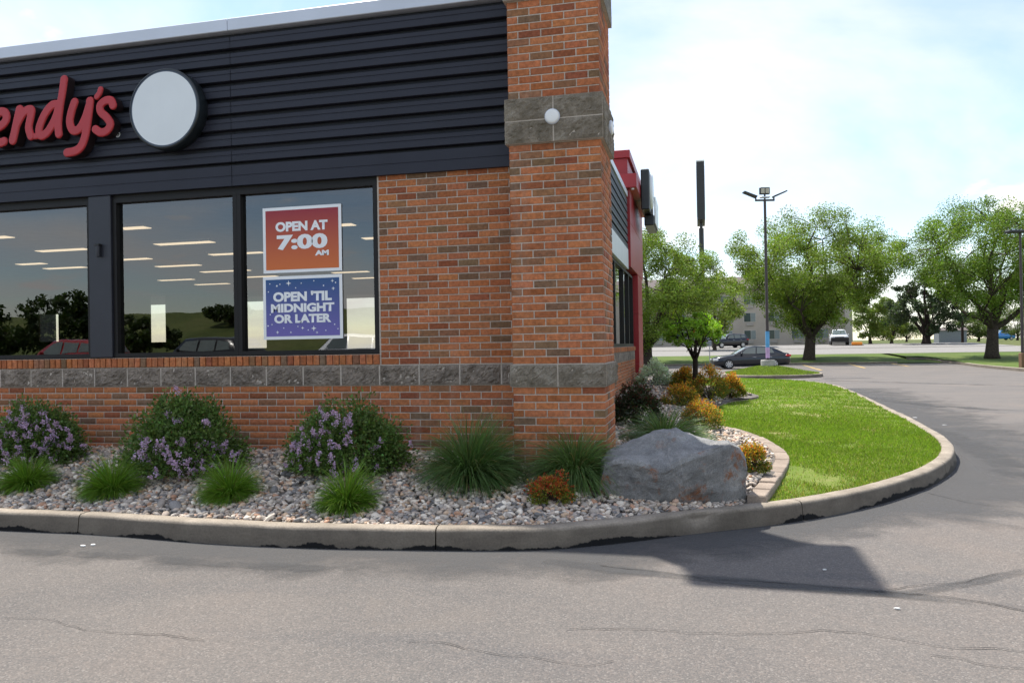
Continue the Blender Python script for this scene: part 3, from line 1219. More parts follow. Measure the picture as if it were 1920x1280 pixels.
# --- corner pillar
m = MB()
m.box(PX0 + 0.005, PX1 - 0.005, PY + 0.005, PYB - 0.005, -0.2, 4.72)
pillar = part('corner_pillar', m, 'mortar', building)
rows = []
for idx in range(1, 19):
    rows.append((Z0 - 3 * CO - (idx - 0.5) * CO, idx % 2 == 1))
for idx in range(0, 29):
    rows.append((Z0 + (idx + 0.5) * CO, idx % 2 == 0))
for idx in range(35, 48):
    rows.append((Z0 + (idx + 0.5) * CO, idx % 2 == 0))
bag = ([], [], [])
LF, LH = BL - 0.010, BL / 2 - 0.010
DP = PYB - PY
for z, full in rows:
    single = z > 0.3
    B = None if single else bag
    if full:
        for j in range(4):
            put_brick(pillar, 'brick', PX0 + j * BL + LF / 2, PY, z, LF, LH, BH, bag=B)
    else:
        put_brick(pillar, 'brick', PX0 + LH / 2, PY, z, LH, LF, BH, bag=B)
        for j in range(3):
            put_brick(pillar, 'brick', PX0 + BL / 2 + j * BL + LF / 2, PY, z, LF, LH, BH, bag=B)
        put_brick(pillar, 'brick', PX1 - LH / 2, PY, z, LH, LF, BH, bag=B)
    s0 = (LH + 0.010) if full else (LF + 0.010)
    while s0 < DP - 0.03:
        ln = min(LF, DP - s0)
        for sx in (1, -1):
            if sx < 0 and PY + s0 > 0:
                continue
            put_brick(pillar, 'brick', PX1 if sx > 0 else PX0, PY + s0 + ln / 2, z, ln, 0.06, BH, rz=math.pi / 2 * sx, bag=bag)
        s0 += BL
flush(bag, 'brick_course', pillar)


def pillar_band(z0, z1, courses, proud, mat, split, parent, rough=0.012):
    """ring of stone blocks round the pillar"""
    h = (z1 - z0) / courses
    k = 0
    for c in range(courses):
        zc = z0 + (c + 0.5) * h
        xs = [PX0 - proud, split if isinstance(split, float) else (PX0 + PX1) / 2, PX1 + proud]
        for a, b in zip(xs[:-1], xs[1:]):
            me = stone_block(b - a - 0.013, h - 0.011, 0.05, 31 + k + c * 5 + z0, rough).mesh('stone_block', mat)
            link('stone_block', me, parent, ((a + b) / 2, PY - proud, zc))
            k += 1
        ys = [PY - proud + 0.001, (PY + PYB) / 2, PYB + proud]
        for sx in (1, -1):
            for a, b in zip(ys[:-1], ys[1:]):
                if sx < 0 and b > 0.1:
                    continue
                me = stone_block(b - a - 0.008, h - 0.008, 0.05, 61 + k + z0, rough).mesh('stone_block', mat)
                o = link('stone_block', me, parent, ((PX1 + proud) if sx > 0 else (PX0 - proud), (a + b) / 2, zc))
                o.rotation_euler = (0, 0, math.pi / 2 * sx)
                k += 1


def band_core(z0, z1, proud, parent):
    box_part('band_core', (PX0 - proud + 0.004, PX1 + proud - 0.004, PY - proud + 0.003, PYB + proud - 0.01, z0 + 0.003, z1 - 0.003), 'mortar', parent)


pillar_band(Z0 - 3 * CO, Z0, 1, 0.022, 'pillar_stone', None, pillar)
band_core(Z0 - 3 * CO, Z0, 0.022, pillar)
pillar_band(Z0 + 29 * CO, Z0 + 35 * CO, 2, 0.03, 'pillar_stone', None, pillar, 0.01)
band_core(Z0 + 29 * CO, Z0 + 35 * CO, 0.03, pillar)
pillar_band(Z0 + 48 * CO, Z0 + 54 * CO, 2, 0.03, 'cap_stone', None, pillar, 0.004)
band_core(Z0 + 48 * CO, Z0 + 54 * CO, 0.03, pillar)
zc = Z0 + 54 * CO
m = MB()
m.box(PX0 - 0.12, PX1 + 0.12, PY - 0.12, PYB + 0.12, zc, zc + 0.05, 0.006)
m.box(PX0 - 0.15, PX1 + 0.15, PY - 0.15, PYB + 0.15, zc + 0.052, zc + 0.15, 0.008)
part('pillar_coping', m, 'black_metal', pillar)

# round lights on the pillar band
pl = on_y(1035, 218, PY - 0.05)
for nm, loc, rz, lab in (('wall_light', (pl[0], PY - 0.042, pl[2]), 0.0, 'small round white light on the front of the stone band of the pillar'),
                         ('wall_light', (PX1 + 0.042, 0.02, pl[2]), math.pi / 2, 'small round white light on the side of the stone band, seen edge on')):
    t = empty(nm, loc, rz, label=lab, cat='wall light', group='round lights on the pillar')
    m = MB()
    m.lathe([(0.001, -0.022), (0.035, -0.0215), (0.055, -0.019), (0.062, -0.014), (0.064, -0.004)], (0, 0, 0), 'y', 28)
    part('lens', m, 'lamp_white', t, True)
    m = MB()
    m.lathe([(0.064, -0.008), (0.068, -0.007), (0.069, 0.0), (0.069, 0.03)], (0, 0, 0), 'y', 28)
    part('trim_ring', m, 'coping_metal', t, True)

# --- ribbed siding: each strip a panel
PITCH_S = 0.169
SY = -0.012


def siding_profile(z_top, last=False):
    """(y, z) down one strip"""
    if last:
        return [(SY - 0.034, z_top), (SY - 0.034, z_top - 0.10), (SY - 0.030, z_top - 0.104), (SY - 0.030, z_top - 0.112), (SY - 0.034, z_top - 0.116), (SY - 0.034, SID_Z0), (SY + 0.02, SID_Z0)]
    p = PITCH_S
    return [(SY + 0.035, z_top), (SY + 0.035, z_top - 0.040), (SY - 0.026, z_top - 0.052), (SY - 0.034, z_top - 0.056),
            (SY - 0.034, z_top - 0.094), (SY - 0.029, z_top - 0.098), (SY - 0.029, z_top - 0.106), (SY - 0.034, z_top - 0.110),
            (SY - 0.034, z_top - p + 0.004), (SY - 0.030, z_top - p), (SY + 0.033, z_top - p)]


for xa, xb in ((-1.588, PX0 + 0.01), (-5.2, -1.594), (XL, -5.206)):
    z = TOPZ
    first = True
    while z > SID_Z0 + 0.30:
        pr = siding_profile(z)
        m = MB()
        m.grid([[(x, y, zz) for y, zz in pr] for x in (xa, xb)])
        part('siding_panel', m, 'navy_siding', building)
        z -= PITCH_S
    pr = [(SY + 0.035, z), (SY + 0.035, z - 0.030), (SY - 0.030, z - 0.039)] + siding_profile(z - 0.040, True)
    m = MB()
    m.grid([[(x, y, zz) for y, zz in pr] for x in (xa, xb)])
    part('siding_panel', m, 'navy_siding', building)
box_part('parapet_wall', (XL, PX0 + 0.1, 0.05, 0.28, SID_Z0 + 0.052, 4.84), 'navy_post', building)
for xa, xb in ((-1.60, PX0 - 0.034), (-4.9, -1.604), (XL, -4.904)):
    m = MB()
    m.box(xa, xb, SY - 0.062, 0.36, TOPZ + 0.004, TOPZ + 0.132, 0.006)
    part('coping', m, 'coping_metal', building)

# --- windows in the front
GLY = 0.055
MULL = [-0.03, -1.56]
frames = MB()


def window(x0, x1, name='window'):
    w = MB()
    t = 0.045
    w.box(x0, x1, 0.0, 0.11, WIN_Z1 - t, WIN_Z1)
    w.box(x0, x1, -0.004, 0.11, WIN_Z0 + 0.002, WIN_Z0 + t)
    w.box(x0, x0 + t, 0.002, 0.11, WIN_Z0 + t, WIN_Z1 - t)
    w.box(x1 - t, x1, 0.002, 0.11, WIN_Z0 + t, WIN_Z1 - t)
    wo = part(name, w, 'bronze_frame', building)
    gmb = MB()
    gmb.poly([(x0 + t - .01, GLY, WIN_Z0 + t - .01), (x1 - t + .01, GLY, WIN_Z0 + t - .01), (x1 - t + .01, GLY, WIN_Z1 - t + .01), (x0 + t - .01, GLY, WIN_Z1 - t + .01)])
    part('pane', gmb, 'window_glass', wo)


window(-1.572, -0.002)
window(-3.085, -1.574)
window(-4.94, -3.37)
window(-6.48, -4.942)
box_part('window_post', (-3.368, -3.087, -0.03, 0.12, WIN_Z0 + 0.002, WIN_Z1 + 0.038), 'navy_post', building, 0.006)
box_part('window_head', (-6.48, -0.002, 0.012, 0.11, WIN_Z1 + 0.001, SID_Z0 + 0.05), 'bronze_frame', building)
box_part('front_end_wall', (XL, -6.482, 0.0, 0.3, Z0 + 0.112, SID_Z0 + 0.05), 'navy_post', building)
pp = on_y(185, 466, -0.05)
t = empty('post_lamp', (pp[0], -0.03, pp[2]), label='tiny metal downlight on the dark post between the windows', cat='wall light')
m = MB()
m.box(-0.028, 0.028, -0.055, 0.0, 0.03, 0.05, 0.004)
part('hood', m, 'black_metal', t)
m = MB()
m.lathe([(0.019, -0.09), (0.022, -0.08), (0.022, 0.03)], (0, -0.028, 0), 'z', 12)
part('barrel', m, 'navy_post', t, True)

# --- interior and the remaining shell
CZ = 2.98
box_part('interior_floor', (XL, XS - 0.25, 0.31, YB - 0.3, 0.2, 0.36), 'interior_floor', building)
box_part('interior_ceiling', (XL, XS - 0.25, 0.31, YB - 0.3, CZ, CZ + 0.1), 'interior_ceiling', building)
box_part('roof', (XL, XS - 0.25, 0.29, YB, 4.35, 4.5), 'roof_grey', building)
box_part('left_wall', (XL - 0.2, XL - 0.002, 0.0, YB, -0.2, 4.84), 'navy_post', building)
# back wall with bright openings
BWY = 11.0
ops = []
for a, b, c, d in ((72, 110, 590, 640), (280, 311, 555, 641), (452, 500, 556, 652), (648, 716, 553, 652)):
    p, q = on_y(a, c, BWY), on_y(b, d, BWY)
    ops.append((p[0], q[0], q[2], p[2]))
ops.sort()
xs = XL
m = MB()
for k, (a, b, z0, z1) in enumerate(ops):
    m.box(xs, a, BWY, BWY + 0.06, 0.36, CZ)
    m.box(a, b, BWY + 0.001, BWY + 0.059, 0.36, z0)
    m.box(a, b, BWY + 0.001, BWY + 0.059, z1, CZ)
    xs = b
m.box(xs, XS - 0.25, BWY, BWY + 0.06, 0.36, CZ)
bw = part('back_wall', m, 'interior_wall', building)
for a, b, z0, z1 in ops:
    gmb = MB()
    gmb.poly([(a, BWY + 0.03, z0), (b, BWY + 0.03, z0), (b, BWY + 0.03, z1), (a, BWY + 0.03, z1)])
    part('back_pane', gmb, 'clear_glass', bw)
LIGHTS = [((222, 427), (281, 426)), ((290, 457), (402, 453)), ((222, 486), (283, 484)), ((293, 499), (376, 496)), ((396, 477), (492, 472)),
          ((297, 525), (364, 523)), ((376, 509), (470, 506)), ((366, 533), (430, 531)), ((560, 425), (664, 420)), ((680, 446), (760, 443)),
          ((456, 519), (520, 517)), ((625, 511), (690, 508)), ((660, 521), (740, 519)), ((70, 470), (166, 466)), ((-40, 446), (20, 443)),
          ((34, 495), (84, 493)), ((84, 503), (160, 500))]
LL = ['short lit ceiling strip at the top left of the middle window', 'longest lit ceiling strip near the top of the middle window', 'short lit ceiling strip at the left of the middle window, second from top',
      'lit ceiling strip in the centre of the middle window', 'lit ceiling strip crossing behind the bar left of the red poster', 'lowest but one ceiling strip left of centre in the middle window',
      'lit ceiling strip behind the window bar below the longer one', 'lowest lit ceiling strip in the middle window', 'lit ceiling strip just right of the red poster lettering', 'lit ceiling strip at the right end of the right window',
      'lit ceiling strip left of the gap between the two posters', 'lit ceiling strip right of the gap between the two posters', 'lowest lit ceiling strip at the right of the right window',
      'long faint ceiling strip in the left window', 'ceiling strip cut by the left edge of the photo', 'short faint ceiling strip low in the left window', 'lowest faint ceiling strip in the left window']
for k, (a, b) in enumerate(LIGHTS):
    def ceil_hit(px, py):
        d = ray(px, py)
        tt = (CZ - 0.03 - CAM[2]) / d[2]
        return CAM + d * tt
    p, q = ceil_hit(*a), ceil_hit(*b)
    if max(p[1], q[1]) > BWY - 0.2:
        continue
    yy = (p[1] + q[1]) / 2
    t = empty('ceiling_light', ((p[0] + q[0]) / 2, yy, CZ), label=LL[k], cat='ceiling light', group='strip lights inside the restaurant')
    L = (q[0] - p[0]) / 2
    box_part('housing', (-L - 0.02, L + 0.02, -0.10, 0.10, -0.035, -0.001), 'white_panel', t)
    box_part('diffuser', (-L, L, -0.075, 0.075, -0.042, -0.036), 'ceiling_lamp', t)
# low counter and booths inside, only hinted at in the photograph
box_part('interior_counter', (-5.5, -1.2, 8.3, 9.1, 0.361, 1.3), 'interior_wood', building)

# --- side wall
m = MB()
m.box(XS - 0.25, XS - 0.009, PYB, 10.6, -0.2, Z0 + 0.11)
m.box(XS - 0.25, XS - 0.012, PYB, 4.6, Z0 + 0.112, 3.14)
side_wall = part('side_wall', m, 'mortar', building)
m = MB()
m.box(XS - 0.25, XS - 0.009, 10.602, 12.6, -0.2, Z0 + 0.11)
part('side_wall_end', m, 'mortar', side_wall)
bag = ([], [], [])
for idx in range(1, 14):
    z = Z0 - 3 * CO - (idx - 0.5) * CO
    y = PYB + (0 if idx % 2 else -BL / 2)
    while y < 12.55:
        a, b = max(y, PYB), min(y + BL, 12.6)
        if b - a > 0.03:
            put_brick(side_wall, 'brick', XS, (a + b) / 2, z, b - a - 0.010, 0.06, BH, rz=math.pi / 2, bag=bag)
        y += BL
for idx in range(0, 28):
    z = Z0 + (idx + 0.5) * CO
    y = PYB + (0 if idx % 2 else -BL / 2)
    while y < 4.55:
        a, b = max(y, PYB), min(y + BL, 4.6)
        if b - a > 0.03:
            put_brick(side_wall, 'brick', XS, (a + b) / 2, z, b - a - 0.010, 0.06, BH, rz=math.pi / 2, bag=bag)
        y += BL
flush(bag, 'brick_course', side_wall)
y = 4.64
while y < 12.55:
    put_brick(side_wall, 'sill_brick', XS + 0.018, y, Z0 + 0.056, sw - 0.011, 0.09, 0.098, rz=math.pi / 2)
    y += sw
y = PYB + 0.22
k = 100
while y < 12.5:
    me = stone_block(SB - 0.012, 3 * CO - 0.01, 0.05, k, 0.012, 6, 4).mesh('stone_block', 'split_face_stone')
    o = link('stone_block', me, side_wall, (XS + 0.006, y, Z0 - 1.5 * CO))
    o.rotation_euler = (0, 0, math.pi / 2)
    y += SB
    k += 1
# side siding, coping, pale fascia and window
z = TOPZ
while z > 3.75:
    pr = siding_profile(z)
    m = MB()
    m.grid([[(XS - yy, ya, zz) for yy, zz in pr] for ya in (PYB + 0.02, 10.55)])
    part('siding_panel', m, 'navy_siding', side_wall)
    z -= PITCH_S
box_part('side_fascia', (XS - 0.1, XS + 0.05, PYB + 0.02, 10.55, 3.14, z - 0.002), 'white_panel', side_wall)  # pale colour stands in for sky light reflected off this strip
box_part('side_parapet', (XS - 0.25, XS - 0.03, PYB, 10.55, 3.15, 4.84), 'navy_post', side_wall)
m = MB()
m.box(XS - 0.33, XS + 0.06, PYB + 0.04, 10.54, TOPZ + 0.004, TOPZ + 0.132, 0.006)
part('coping', m, 'coping_metal', building)
ys = [4.62, 6.4, 8.2, 10.0, 11.3, 12.5]
for a, b in zip(ys[:-1], ys[1:]):
    w = MB()
    t_ = 0.06
    for q in ((a, b, WIN_Z0, WIN_Z0 + t_), (a, b, 3.14 - t_ - 0.004, 3.136), (a, a + t_, WIN_Z0 + t_, 3.13 - t_), (b - t_, b, WIN_Z0 + t_, 3.13 - t_)):
        w.box(XS - 0.12, XS - 0.02, q[0], q[1], q[2], q[3])
    wo = part('side_window', w, 'bronze_frame', side_wall)
    gmb = MB()
    gmb.poly([(XS - 0.07, a + t_ - .01, WIN_Z0 + .05), (XS - 0.07, b - t_ + .01, WIN_Z0 + .05), (XS - 0.07, b - t_ + .01, 3.09), (XS - 0.07, a + t_ - .01, 3.09)])
    part('pane', gmb, 'window_glass', wo)

# --- red entrance tower
tower = empty('entrance_tower', (0, 12, 0), label='red panelled entrance tower with stepped cornice at the side of the restaurant', cat='tower')
OY = 12.0
TX = 1.64


def tbox(name, b, ch=0.004):
    x0, x1, y0, y1, z0, z1 = b
    return box_part(name, (x0, x1, y0 - OY, y1 - OY, z0, z1), 'portal_red', tower, ch)


for z0, z1 in ((0.0, 0.96), (0.965, 2.20), (2.205, 3.19)):
    tbox('column_panel', (1.30, TX, 12.64, 14.1, z0, z1))
for z0, z1 in ((3.2, 4.2), (4.205, 4.95)):
    tbox('tower_panel', (-2.5, TX, 10.6, 14.6, z0, z1))
tbox('cornice', (-2.6, 1.81, 10.42, 14.8, 4.955, 5.27), 0.01)
tbox('parapet_panel', (-2.5, TX - 0.04, 10.62, 14.6, 5.275, 5.66))
tbox('parapet_cap', (-2.55, TX + 0.02, 10.56, 14.65, 5.665, 5.84), 0.008)
m = MB()
m.lathe([(0.03, 0.0), (0.03, 0.03)], (1.72, 10.5 - OY, 4.92), 'z', 10)
part('soffit_light', m, 'lamp_white', tower)
# the rest of the tower's mass, behind
box_part('tower_core', (-2.4, 1.28, 12.7 - OY, 14.5 - OY, 0.0, 3.19), 'bronze_frame', tower)
# blade sign on the tower's side, seen edge on
sgn = empty('wall_sign', (1.82, 12.6, 5.0), label='dark box sign with white face on the red tower, seen edge on', cat='sign')
m = MB()
m.box(0.0, 0.20, -0.95, 0.75, -0.35, 0.62, 0.02)
part('cabinet', m, 'sign_rim', sgn)
m = MB()
m.lathe([(0.001, 0.26), (0.38, 0.255), (0.42, 0.24), (0.43, 0.202)], (0, -0.35, 0.18), 'x', 28)
part('face', m, 'sign_white', sgn, True)
m = MB()
m.box(0.02, 0.26, -0.2, 1.3, -0.62, -0.36, 0.02)
part('lower_cabinet', m, 'sign_rim', sgn)
m = MB()
m.box(0.262, 0.30, -0.1, 1.2, -0.58, 0.1, 0.015)
part('lower_face', m, 'sign_white', sgn)
m = MB()
m.box(-0.18, -0.002, -0.5, -0.4, -0.05, 0.05)
part('bracket', m, 'black_metal', sgn)


# ------------------------------------------------------------------ sign letters and the round sign
def sdf_shape(strokes, depth, bevel, step):
    """letter solid from round strokes [(pts, r)]: flat face with rounded rim, in local x, z; front looks to -Y"""
    segs = []
    for pts, r in strokes:
        P = catmull(pts, 5) if len(pts) > 2 else np.array(pts, float)
        for a, b in zip(P[:-1], P[1:]):
            segs.append((a, b, r))
    A = np.array([q[0] for q in segs])
    Bv = np.array([q[1] for q in segs])
    R = np.array([q[2] for q in segs])
    lo = np.minimum(A, Bv).min(0) - R.max() - 2 * step
    hi = np.maximum(A, Bv).max(0) + R.max() + 2 * step
    nx, nzz = int((hi[0] - lo[0]) / step) + 1, int((hi[1] - lo[1]) / step) + 1
    gx, gz = np.meshgrid(lo[0] + np.arange(nx) * step, lo[1] + np.arange(nzz) * step, indexing='ij')
    S = np.full(gx.shape, 9.0)
    for a, b, r in segs:
        d = b - a
        L2 = d @ d + 1e-12
        tt = np.clip(((gx - a[0]) * d[0] + (gz - a[1]) * d[1]) / L2, 0, 1)
        S = np.minimum(S, np.hypot(gx - a[0] - tt * d[0], gz - a[1] - tt * d[1]) - r)
    vid = {}
    V, F = [], []

    def vert(x, z, s):
        k = (round(x, 5), round(z, 5))
        if k not in vid:
            e = min(1.0, max(0.0, -s / bevel))
            vid[k] = len(V)
            V.append((x, -depth + bevel * (1 - math.sqrt(max(0.0, 1 - (1 - e) ** 2))), z))
        return vid[k]
    for i in range(nx - 1):
        for j in range(nzz - 1):
            cs = [(i, j), (i + 1, j), (i + 1, j + 1), (i, j + 1)]
            sv = [S[c] for c in cs]
            if min(sv) >= 0:
                continue
            poly = []
            for q in range(4):
                c, n = cs[q], cs[(q + 1) % 4]
                s0, s1 = S[c], S[n]
                if s0 < 0:
                    poly.append(vert(gx[c], gz[c], s0))
                if (s0 < 0) != (s1 < 0):
                    tt = s0 / (s0 - s1)
                    poly.append(vert(gx[c] + (gx[n] - gx[c]) * tt, gz[c] + (gz[n] - gz[c]) * tt, 0.0))
            poly = list(dict.fromkeys(poly))
            if len(poly) >= 3:
                F.append(tuple(poly))
    cnt = {}
    for f in F:
        for a, b in zip(f, f[1:] + f[:1]):
            k = (min(a, b), max(a, b))
            cnt[k] = cnt.get(k, 0) + 1
    back = {}
    nface = len(F)
    for (a, b), c in list(cnt.items()):
        if c == 1:
            for q in (a, b):
                if q not in back:
                    back[q] = len(V)
                    V.append((V[q][0], 0.0, V[q][2]))
            F.append((a, b, back[b], back[a]))
    m = MB()
    m.v, m.f = V, F
    return m, nface


SGY = -0.20         # front plane of the letters
sign_letters = empty('sign_lettering', (0, 0, 0), label="raised red script letters reading Wendy's on the dark siding", cat='sign')
LET = {
    'letter_w': [([(-118, 196), (-112, 232), (-100, 274), (-84, 232), (-74, 214), (-68, 244), (-58, 274), (-44, 232), (-36, 184)], 9.0)],
    'letter_e': [([(-17, 240), (-4, 235), (6, 224), (5, 211), (-6, 209), (-17, 224), (-21, 247), (-10, 266), (2, 264)], 8.6)],
    'letter_n': [([(32, 204), (28, 222), (23, 245), (19, 262)], 8.8), ([(26, 234), (36, 215), (46, 205), (54, 205), (53, 216), (49, 238), (53, 254)], 8.2)],
    'letter_d': [([(103, 194), (92, 196), (78, 214), (68, 240), (72, 253), (84, 246), (97, 224), (104, 204)], 8.4), ([(115, 147), (112, 170), (107, 200), (104, 230), (105, 250)], 8.2), ([(54, 254), (62, 254), (70, 252)], 6.0)],
    'letter_y': [([(135, 190), (129, 208), (126, 228), (132, 243), (144, 240), (155, 220), (162, 198)], 8.4), ([(164, 188), (161, 215), (156, 248), (149, 270), (138, 281), (121, 285)], 8.6)],
    'apostrophe': [([(184, 166), (182, 173), (177, 180)], 6.0)],
    'letter_s': [([(207, 196), (203, 187), (193, 187), (183, 196), (184, 208), (195, 219), (202, 231), (196, 243), (184, 247), (174, 241)], 8.2)],
}
for k, (nm, st) in enumerate(LET.items()):
    conv = []
    for pts, r in st:
        P = [on_y(x, y, SGY)[[0, 2]] for x, y in pts]
        q0, q1 = on_y(pts[0][0], pts[0][1], SGY), on_y(pts[0][0], pts[0][1] + 10, SGY)
        conv.append((P, r * abs(q0[2] - q1[2]) / 10))
    m, nf = sdf_shape(conv, 0.11 + 0.002 * (k % 3), 0.014, 0.0085)
    me = m.mesh(nm, 'sign_red')
    me.materials.append(MATS['sign_return'])
    for i, p in enumerate(me.polygons):
        p.use_smooth = False
        if i >= nf:
            p.material_index = 1
    o = link(nm, me, sign_letters, (0, -0.062, 0))
# small registered mark
pr_ = on_y(222, 253, -0.05)
reg = empty('registered_mark', (pr_[0], -0.05, pr_[2]), label='tiny pale registered mark beside the red letters', cat='sign mark')


def text_mesh(txt, size, offset=0.0, extrude=0.001, spacing=1.0):
    cu = bpy.data.curves.new('text', 'FONT')
    cu.body = txt
    cu.size = size
    cu.offset = offset
    cu.extrude = extrude
    cu.space_character = spacing
    cu.align_x = 'LEFT'
    cu.resolution_u = 4
    o = bpy.data.objects.new('text', cu)
    COL.objects.link(o)
    dg = bpy.context.evaluated_depsgraph_get()
    me = bpy.data.meshes.new_from_object(o.evaluated_get(dg))
    bpy.data.objects.remove(o)
    n = len(me.vertices)
    V = np.zeros(n * 3)
    me.vertices.foreach_get('co', V)
    V = V.reshape(-1, 3)
    return me, V


def place_text(name, txt, x0, x1, z0, z1, y, mat, parent, bold=0.05):
    """text filling the given rectangle on a wall plane, facing -Y"""
    me, V = text_mesh(txt, 1.0, bold, 0.0)
    lo, hi = V.min(0), V.max(0)
    W = np.c_[x0 + (V[:, 0] - lo[0]) / (hi[0] - lo[0]) * (x1 - x0), np.full(len(V), y), z0 + (V[:, 1] - lo[1]) / (hi[1] - lo[1]) * (z1 - z0)]
    me.vertices.foreach_set('co', W.ravel())
    me.update()
    me.materials.clear()
    me.materials.append(MATS[mat])
    for p in me.polygons:
        p.material_index = 0
    return link(name, me, parent)


m = MB()
for k in range(20):
    a, b = 2 * math.pi * k / 20, 2 * math.pi * (k + 1) / 20
    m.poly([(0.030 * math.cos(a), -0.01, 0.030 * math.sin(a)), (0.030 * math.cos(b), -0.01, 0.030 * math.sin(b)), (0.0225 * math.cos(b), -0.01, 0.0225 * math.sin(b)), (0.0225 * math.cos(a), -0.01, 0.0225 * math.sin(a))])
part('mark_ring', m, 'sign_white', reg)
place_text('mark_letter', 'R', -0.011, 0.012, -0.014, 0.014, -0.01, 'sign_white', reg, 0.03)

dc = on_y(306, 203, -0.20)
dr = abs(on_y(306, 128, -0.20)[2] - on_y(306, 279, -0.20)[2]) / 2
disc = empty('round_sign', (dc[0], -0.03, dc[2]), label='round white sign disc with thick dark rim beside the red letters', cat='sign')
m = MB()
m.lathe([(dr * 0.96, 0.0), (dr, -0.01), (dr, -0.15), (dr * 0.985, -0.163), (dr * 0.955, -0.165)], (0, 0, 0), 'y', 64)
part('rim', m, 'sign_rim', disc, True)
m = MB()
m.lathe([(dr * 0.954, -0.160), (dr * 0.915, -0.160)], (0, 0, 0), 'y', 64)
part('outline_ring', m, 'sign_ring', disc)
m = MB()
m.lathe([(dr * 0.914, -0.161), (0.001, -0.164)], (0, 0, 0), 'y', 64)
part('face', m, 'sign_white', disc, True)

# ------------------------------------------------------------------ posters in the window
PYL = GLY - 0.012


def poster(px, label, ctop, cbot, lines, stars, name='window_poster'):
    pts = [on_y(x, y, PYL) for x, y in px]
    x0 = (pts[0][0] + pts[3][0]) / 2
    x1 = (pts[1][0] + pts[2][0]) / 2
    z1 = (pts[0][2] + pts[1][2]) / 2
    z0 = (pts[2][2] + pts[3][2]) / 2
    W, H = x1 - x0, z1 - z0
    t = empty(name, (x0, PYL, z0), label=label, cat='poster', group='opening hours posters')
    box_part('sheet', (0, W, -0.002, 0.004, 0, H), 'paper_white', t)
    b = 0.036 * W
    mat_grad('poster_print_' + name + str(len(MATS)), ctop, cbot, z0 + b, z1 - b)
    mn = list(MATS)[-1]
    m = MB()
    m.poly([(b, -0.0035, b), (W - b, -0.0035, b), (W - b, -0.0035, H - b), (b, -0.0035, H - b)])
    part('print', m, mn, t)
    for txt, u0, u1, v0, v1, bold in lines:
        place_text('lettering', txt, u0 * W, u1 * W, v0 * H, v1 * H, -0.005, 'paper_white', t, bold)
    for u, v, r in stars:
        m = MB()
        n = 8
        ring = []
        for k in range(n):
            a = math.pi / 2 + 2 * math.pi * k / n
            rr = r if k % 2 == 0 else r * (0.28 if r > 0.012 else 0.8)
            ring.append((u * W + rr * math.cos(a), -0.005, v * H + rr * math.sin(a)))
        m.poly(ring)
        part('star', m, 'paper_white', t)
    return t


poster([(492, 391), (640, 382), (641, 507), (495, 513)], 'red to orange window poster reading OPEN AT 7:00 AM', (0.30, 0.022, 0.04), (0.62, 0.155, 0.035),
       [('OPEN AT', .165, .83, .625, .775, .05), ('7:00', .18, .825, .345, .575, .05), ('AM', .665, .84, .24, .32, .06)], [])
poster([(493, 519), (642, 514), (643, 634), (495, 637)], "blue starry window poster reading OPEN 'TIL MIDNIGHT OR LATER", (0.022, 0.085, 0.24), (0.16, 0.13, 0.42),
       [("OPEN 'TIL", .13, .87, .595, .755, .05), ('MIDNIGHT', .10, .90, .425, .565, .05), ('OR LATER', .14, .86, .255, .395, .05)],
       [(.33, .885, .032), (.64, .165, .032), (.89, .78, .022), (.5, .175, .02), (.18, .115, .02), (.88, .9, .02), (.68, .1, .016), (.09, .885, .007), (.49, .88, .007), (.65, .91, .007),
        (.42, .81, .007), (.77, .83, .009), (.92, .87, .008), (.18, .85, .01), (.22, .875, .007), (.07, .76, .007), (.09, .4, .008), (.06, .22, .009), (.11, .24, .007), (.26, .18, .007),
        (.35, .11, .008), (.57, .14, .007), (.44, .2, .007), (.79, .13, .007), (.9, .22, .008), (.94, .15, .007)])

